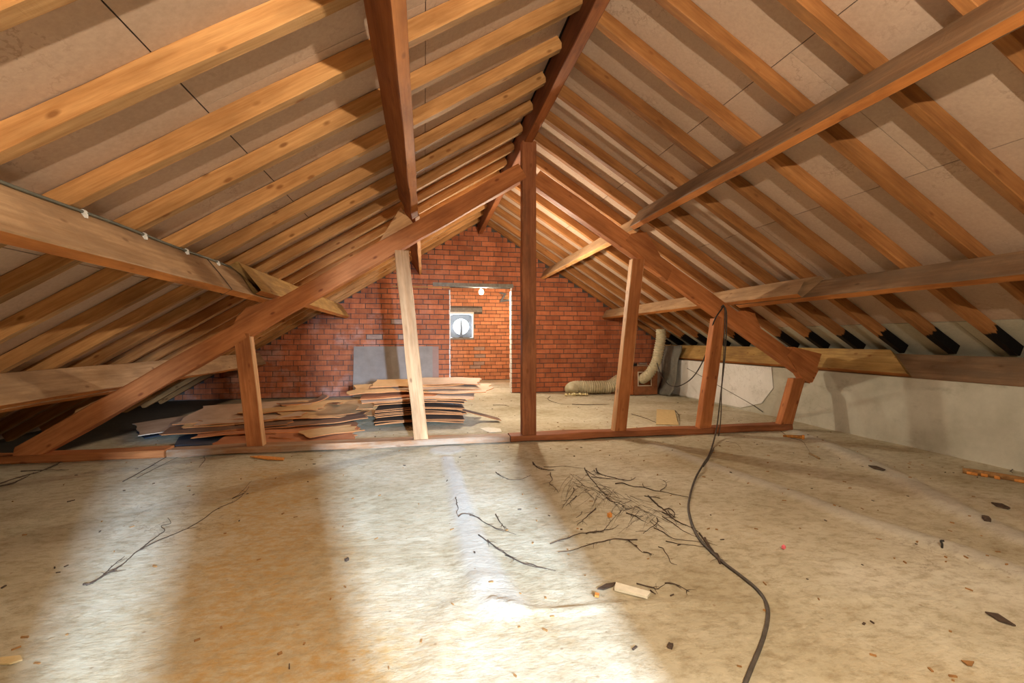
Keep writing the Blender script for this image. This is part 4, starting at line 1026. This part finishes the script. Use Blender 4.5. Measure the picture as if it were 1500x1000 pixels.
twig_thing('twig', [(0.005, [(180, 705), (215, 686), (245, 668), (262, 660), (285, 650)]), (0.0035, [(200, 700), (235, 682), (275, 662)]), (0.004, [(270, 655), (293, 662), (300, 672), (292, 684)])], 'thin dark crack-like root left of the left strut')
twig_thing('twig', [z5([(50, 80), (60, 100), (90, 115), (130, 130), (170, 140), (205, 140)]), (0.006, z5([(55, 85), (85, 120), (130, 138), (200, 142)])), (0.003, z5([(130, 118), (200, 118), (270, 112), (330, 118), (430, 128)])), (0.004, z5([(180, 160), (185, 185), (195, 210), (175, 240), (210, 265), (240, 305)]))], 'dark dry twig nearest the king post shadow')
twig_thing('twig', [(0.006, z5([(430, 125), (450, 165), (485, 210), (510, 240), (550, 290), (600, 325)])), (0.004, z5([(590, 340), (630, 370), (680, 380), (710, 405), (740, 435)])), (0.005, z5([(735, 455), (790, 470), (830, 495), (860, 515)])),
                    (0.004, z5([(440, 140), (480, 165), (520, 190), (580, 200)]))], 'knotted dark root running down the middle of the debris')
twig_thing('twig', [(0.007, z5([(515, 130), (530, 160), (570, 180), (640, 195), (700, 210), (770, 215), (805, 195)])), (0.004, z5([(480, 190), (560, 200), (650, 205), (740, 215)])), (0.004, z5([(500, 140), (515, 160), (540, 175)]))], 'curved dark twig at the top of the debris')
twig_thing('twig', [(0.006, z5([(655, 240), (710, 235), (790, 262), (860, 265), (940, 290), (1010, 300), (1090, 320), (1190, 338)])), (0.003, z5([(855, 240), (870, 265), (900, 275)])), (0.004, z5([(985, 290), (1020, 270), (1030, 240), (1010, 215)]))], 'long thin dark twig reaching right to the cable')
rt = random.Random(21); hair = []
for k in range(110):
    t0 = rt.random(); ux = 300 + t0 * 700; vy = 170 + t0 * 330 + rt.uniform(-60, 60)
    a = rt.uniform(0.25, 0.75) if rt.random() < 0.6 else rt.uniform(2.0, 2.6); L_ = rt.uniform(60, 220); c = rt.uniform(-0.5, 0.5)
    hair.append((rt.uniform(0.0007, 0.0018), z5([(ux + math.cos(a + c * f) * L_ * f, vy + math.sin(a + c * f) * L_ * f) for f in (0, 0.33, 0.66, 1)])))
tag(twig_thing('dry_root_fibres', hair, 'fine tangled dark root fibres around the twigs', cat='roots'), kind='stuff')
twig_thing('twig', [(0.007, z5([(900, 330), (960, 390), (1010, 430), (1060, 480), (1120, 520), (1200, 555), (1260, 590)])), (0.005, z5([(1010, 430), (1060, 425), (1090, 460), (1075, 490), (1040, 470)])), (0.006, z5([(1000, 450), (1050, 470), (1100, 510), (1170, 545)])),
                    (0.004, z5([(870, 330), (940, 340), (980, 345)])), (0.004, z5([(1040, 440), (1070, 470), (1100, 490)])), (0.0035, z5([(940, 565), (1000, 590), (1080, 640), (1180, 655), (1290, 668)])), (0.0035, z5([(1030, 660), (1120, 680), (1220, 690), (1315, 705)])),
                    (0.0035, z5([(1000, 480), (1080, 530), (1180, 600), (1280, 640)]))], 'thick matted dark root leading to the cable')
twig_thing('twig', [(0.010, z5([(1310, 640), (1330, 680), (1370, 730), (1400, 770), (1420, 815)])), (0.014, z5([(1395, 760), (1412, 795), (1425, 830)])), (0.006, z5([(1270, 600), (1300, 640), (1340, 700)]))], 'thick dark root stub with a clubbed end beside the floor cable')
twig_thing('twig', [(0.004, z5([(180, 680), (300, 640), (400, 605), (480, 600), (560, 585), (600, 545), (640, 500), (700, 440)])), (0.006, z5([(440, 605), (500, 592), (570, 588)])), (0.003, z5([(570, 580), (640, 570), (680, 545)]))], 'thin dark stem curving up to the orange crumb')
twig_thing('twig', [(0.005, z5([(820, 650), (740, 650), (640, 645), (560, 665), (470, 685), (410, 705), (330, 730), (240, 740)])), (0.003, z5([(750, 655), (800, 690), (850, 740), (920, 755)])), (0.004, z5([(860, 740), (900, 748), (918, 760)]))], 'long flat curved stem below the orange crumb', r0=0.004)
twig_thing('twig', [(0.005, z5([(515, 420), (470, 460), (430, 495), (375, 545)])), (0.003, z5([(415, 445), (395, 475), (370, 490)])), (0.004, z5([(350, 270), (355, 290), (340, 320), (300, 370), (265, 420)])), (0.004, z5([(370, 330), (330, 370), (300, 400)]))], 'short dark stems splayed left of the root')
twig_thing('twig', [(0.004, z5([(960, 490), (965, 520), (920, 560), (860, 605)]))], 'short thin stem right of the orange crumb')
twig_thing('twig', [(0.003, z5([(975, 700), (1010, 720), (1045, 780), (1065, 820), (1110, 838)]))], 'thin hooked stem left of the clubbed root stub')
def z6(l): return [(640 + x / 6.25, 640 + y / 6.25) for x, y in l]
twig_thing('twig', [(0.004, z6([(540, 320), (570, 345), (620, 370), (680, 390), (770, 385), (830, 360), (860, 345)])), (0.007, z6([(560, 335), (590, 355)]))], 'small curved twig right of the white floor ridge')
twig_thing('twig', [(0.004, z6([(200, 725), (240, 700), (330, 712), (400, 755), (480, 805), (560, 845), (620, 865)])), (0.0035, z6([(300, 715), (380, 735), (450, 790), (540, 830), (610, 850), (720, 890)])), (0.004, z6([(540, 705), (560, 745), (595, 795), (625, 840)])), (0.003, z6([(175, 550), (185, 610), (195, 660), (180, 690), (205, 735)]))], 'grey-black fibres crossing the white floor ridge')
twig_thing('twig', [(0.0045, [(701, 783), (715, 793), (735, 806), (757, 820), (780, 827), (814, 836)]), (0.003, [(714, 790), (728, 803), (750, 815), (790, 830)]), (0.003, [(740, 812), (770, 826), (800, 833)])], 'grey-black stem on the brightest part of the floor')
twig_thing('twig', [(0.004, [(932, 854), (955, 860), (962, 862), (975, 855)]), (0.004, [(975, 854), (985, 854), (1000, 861), (1010, 866)]), (0.005, [(952, 864), (960, 869)])], 'zigzag dark twig right of the pale offcut')
twig_thing('twig', [(0.0035, [(1140, 628), (1156, 640), (1175, 646), (1186, 662)]), (0.002, [(1064, 646), (1080, 650), (1088, 662)])], 'thin twig beside the amber roll', mat='twig')
twig_thing('twig', [(0.004, [(1480, 690), (1487, 686), (1500, 690), (1520, 693)]), (0.003, [(1481, 690), (1484, 693)])], 'wiry dark twig against the knee wall at the right edge')
# debris beyond the truss
twig_thing('twig', [(0.010, [(838, 592), (860, 592.5), (893, 592)]), (0.006, [(806, 580), (803, 585), (820, 591), (840, 592)])], 'long dark splinter on the floor in front of the lying duct')
twig_thing('twig', [(0.006, [(925, 606), (945, 612), (965, 620), (985, 624)])], 'dark twig left of the square cardboard beyond the truss')
twig_thing('twig', [(0.006, [(989, 601), (994, 608), (996, 623)])], 'dark twig along the right edge of the square cardboard')
twig_thing('twig', [(0.006, [(722, 593), (738, 593), (746, 595)])], 'thin twig on the floor in front of the doorway')
# strings tied round the left purlins
def string_round(x, z, y, w, sl, label):
    A = Vector((x, y, z)); gap = ((ZB - K * abs(x - XR)) - z) * CS; e = 0.006
    pts = [A + nL * (gap - 0.01) - dL * e + Vector((0, -sl, 0)), A + nL * gap * 0.5 - dL * e + Vector((0, -sl * 0.4, 0)), A - dL * e - nL * e, A + dL * (w + e) - nL * e, A + dL * (w + e) + nL * gap * 0.5]
    tag(tube('string', pts, 0.0035, M['twig'], None, 6), label, 'string')
string_round(-1.502, 1.497, 3.95, 0.075, 0.10, 'dark string tied around the left middle purlin near the truss')
string_round(-2.975, 0.600, 3.02, 0.07, -0.30, 'dark string hanging across the low left purlin')
# countless small chips of bark and wood
rc = random.Random(5)
for nm, mt, cnt, lb in (('wood_crumbs', 'brown', 420, 'small brown wood crumbs scattered over the floor'), ('bark_crumbs', 'twig', 200, 'small dark bark crumbs scattered over the floor')):
    parts = []
    for k in range(cnt):
        x, y = rc.uniform(-3.3, 4.8), 0.9 + 8.0 * rc.random() ** 1.6
        if 4.7 < y < 5.1: continue
        L_, w_ = rc.uniform(0.003, 0.013), rc.uniform(0.0015, 0.004); a = rc.uniform(0, math.pi); z = fz(x, y)
        v, f = box_vf(-L_, L_, -w_, w_, 0.0, rc.uniform(0.003, 0.007)); R = Matrix.Rotation(a, 3, 'Z')
        parts.append(([R @ q + Vector((x, y, z)) for q in v], f))
    V, Fc = join_vf(parts); tag(mesh(nm, V, Fc, M[mt]), lb, 'crumbs', kind='stuff')
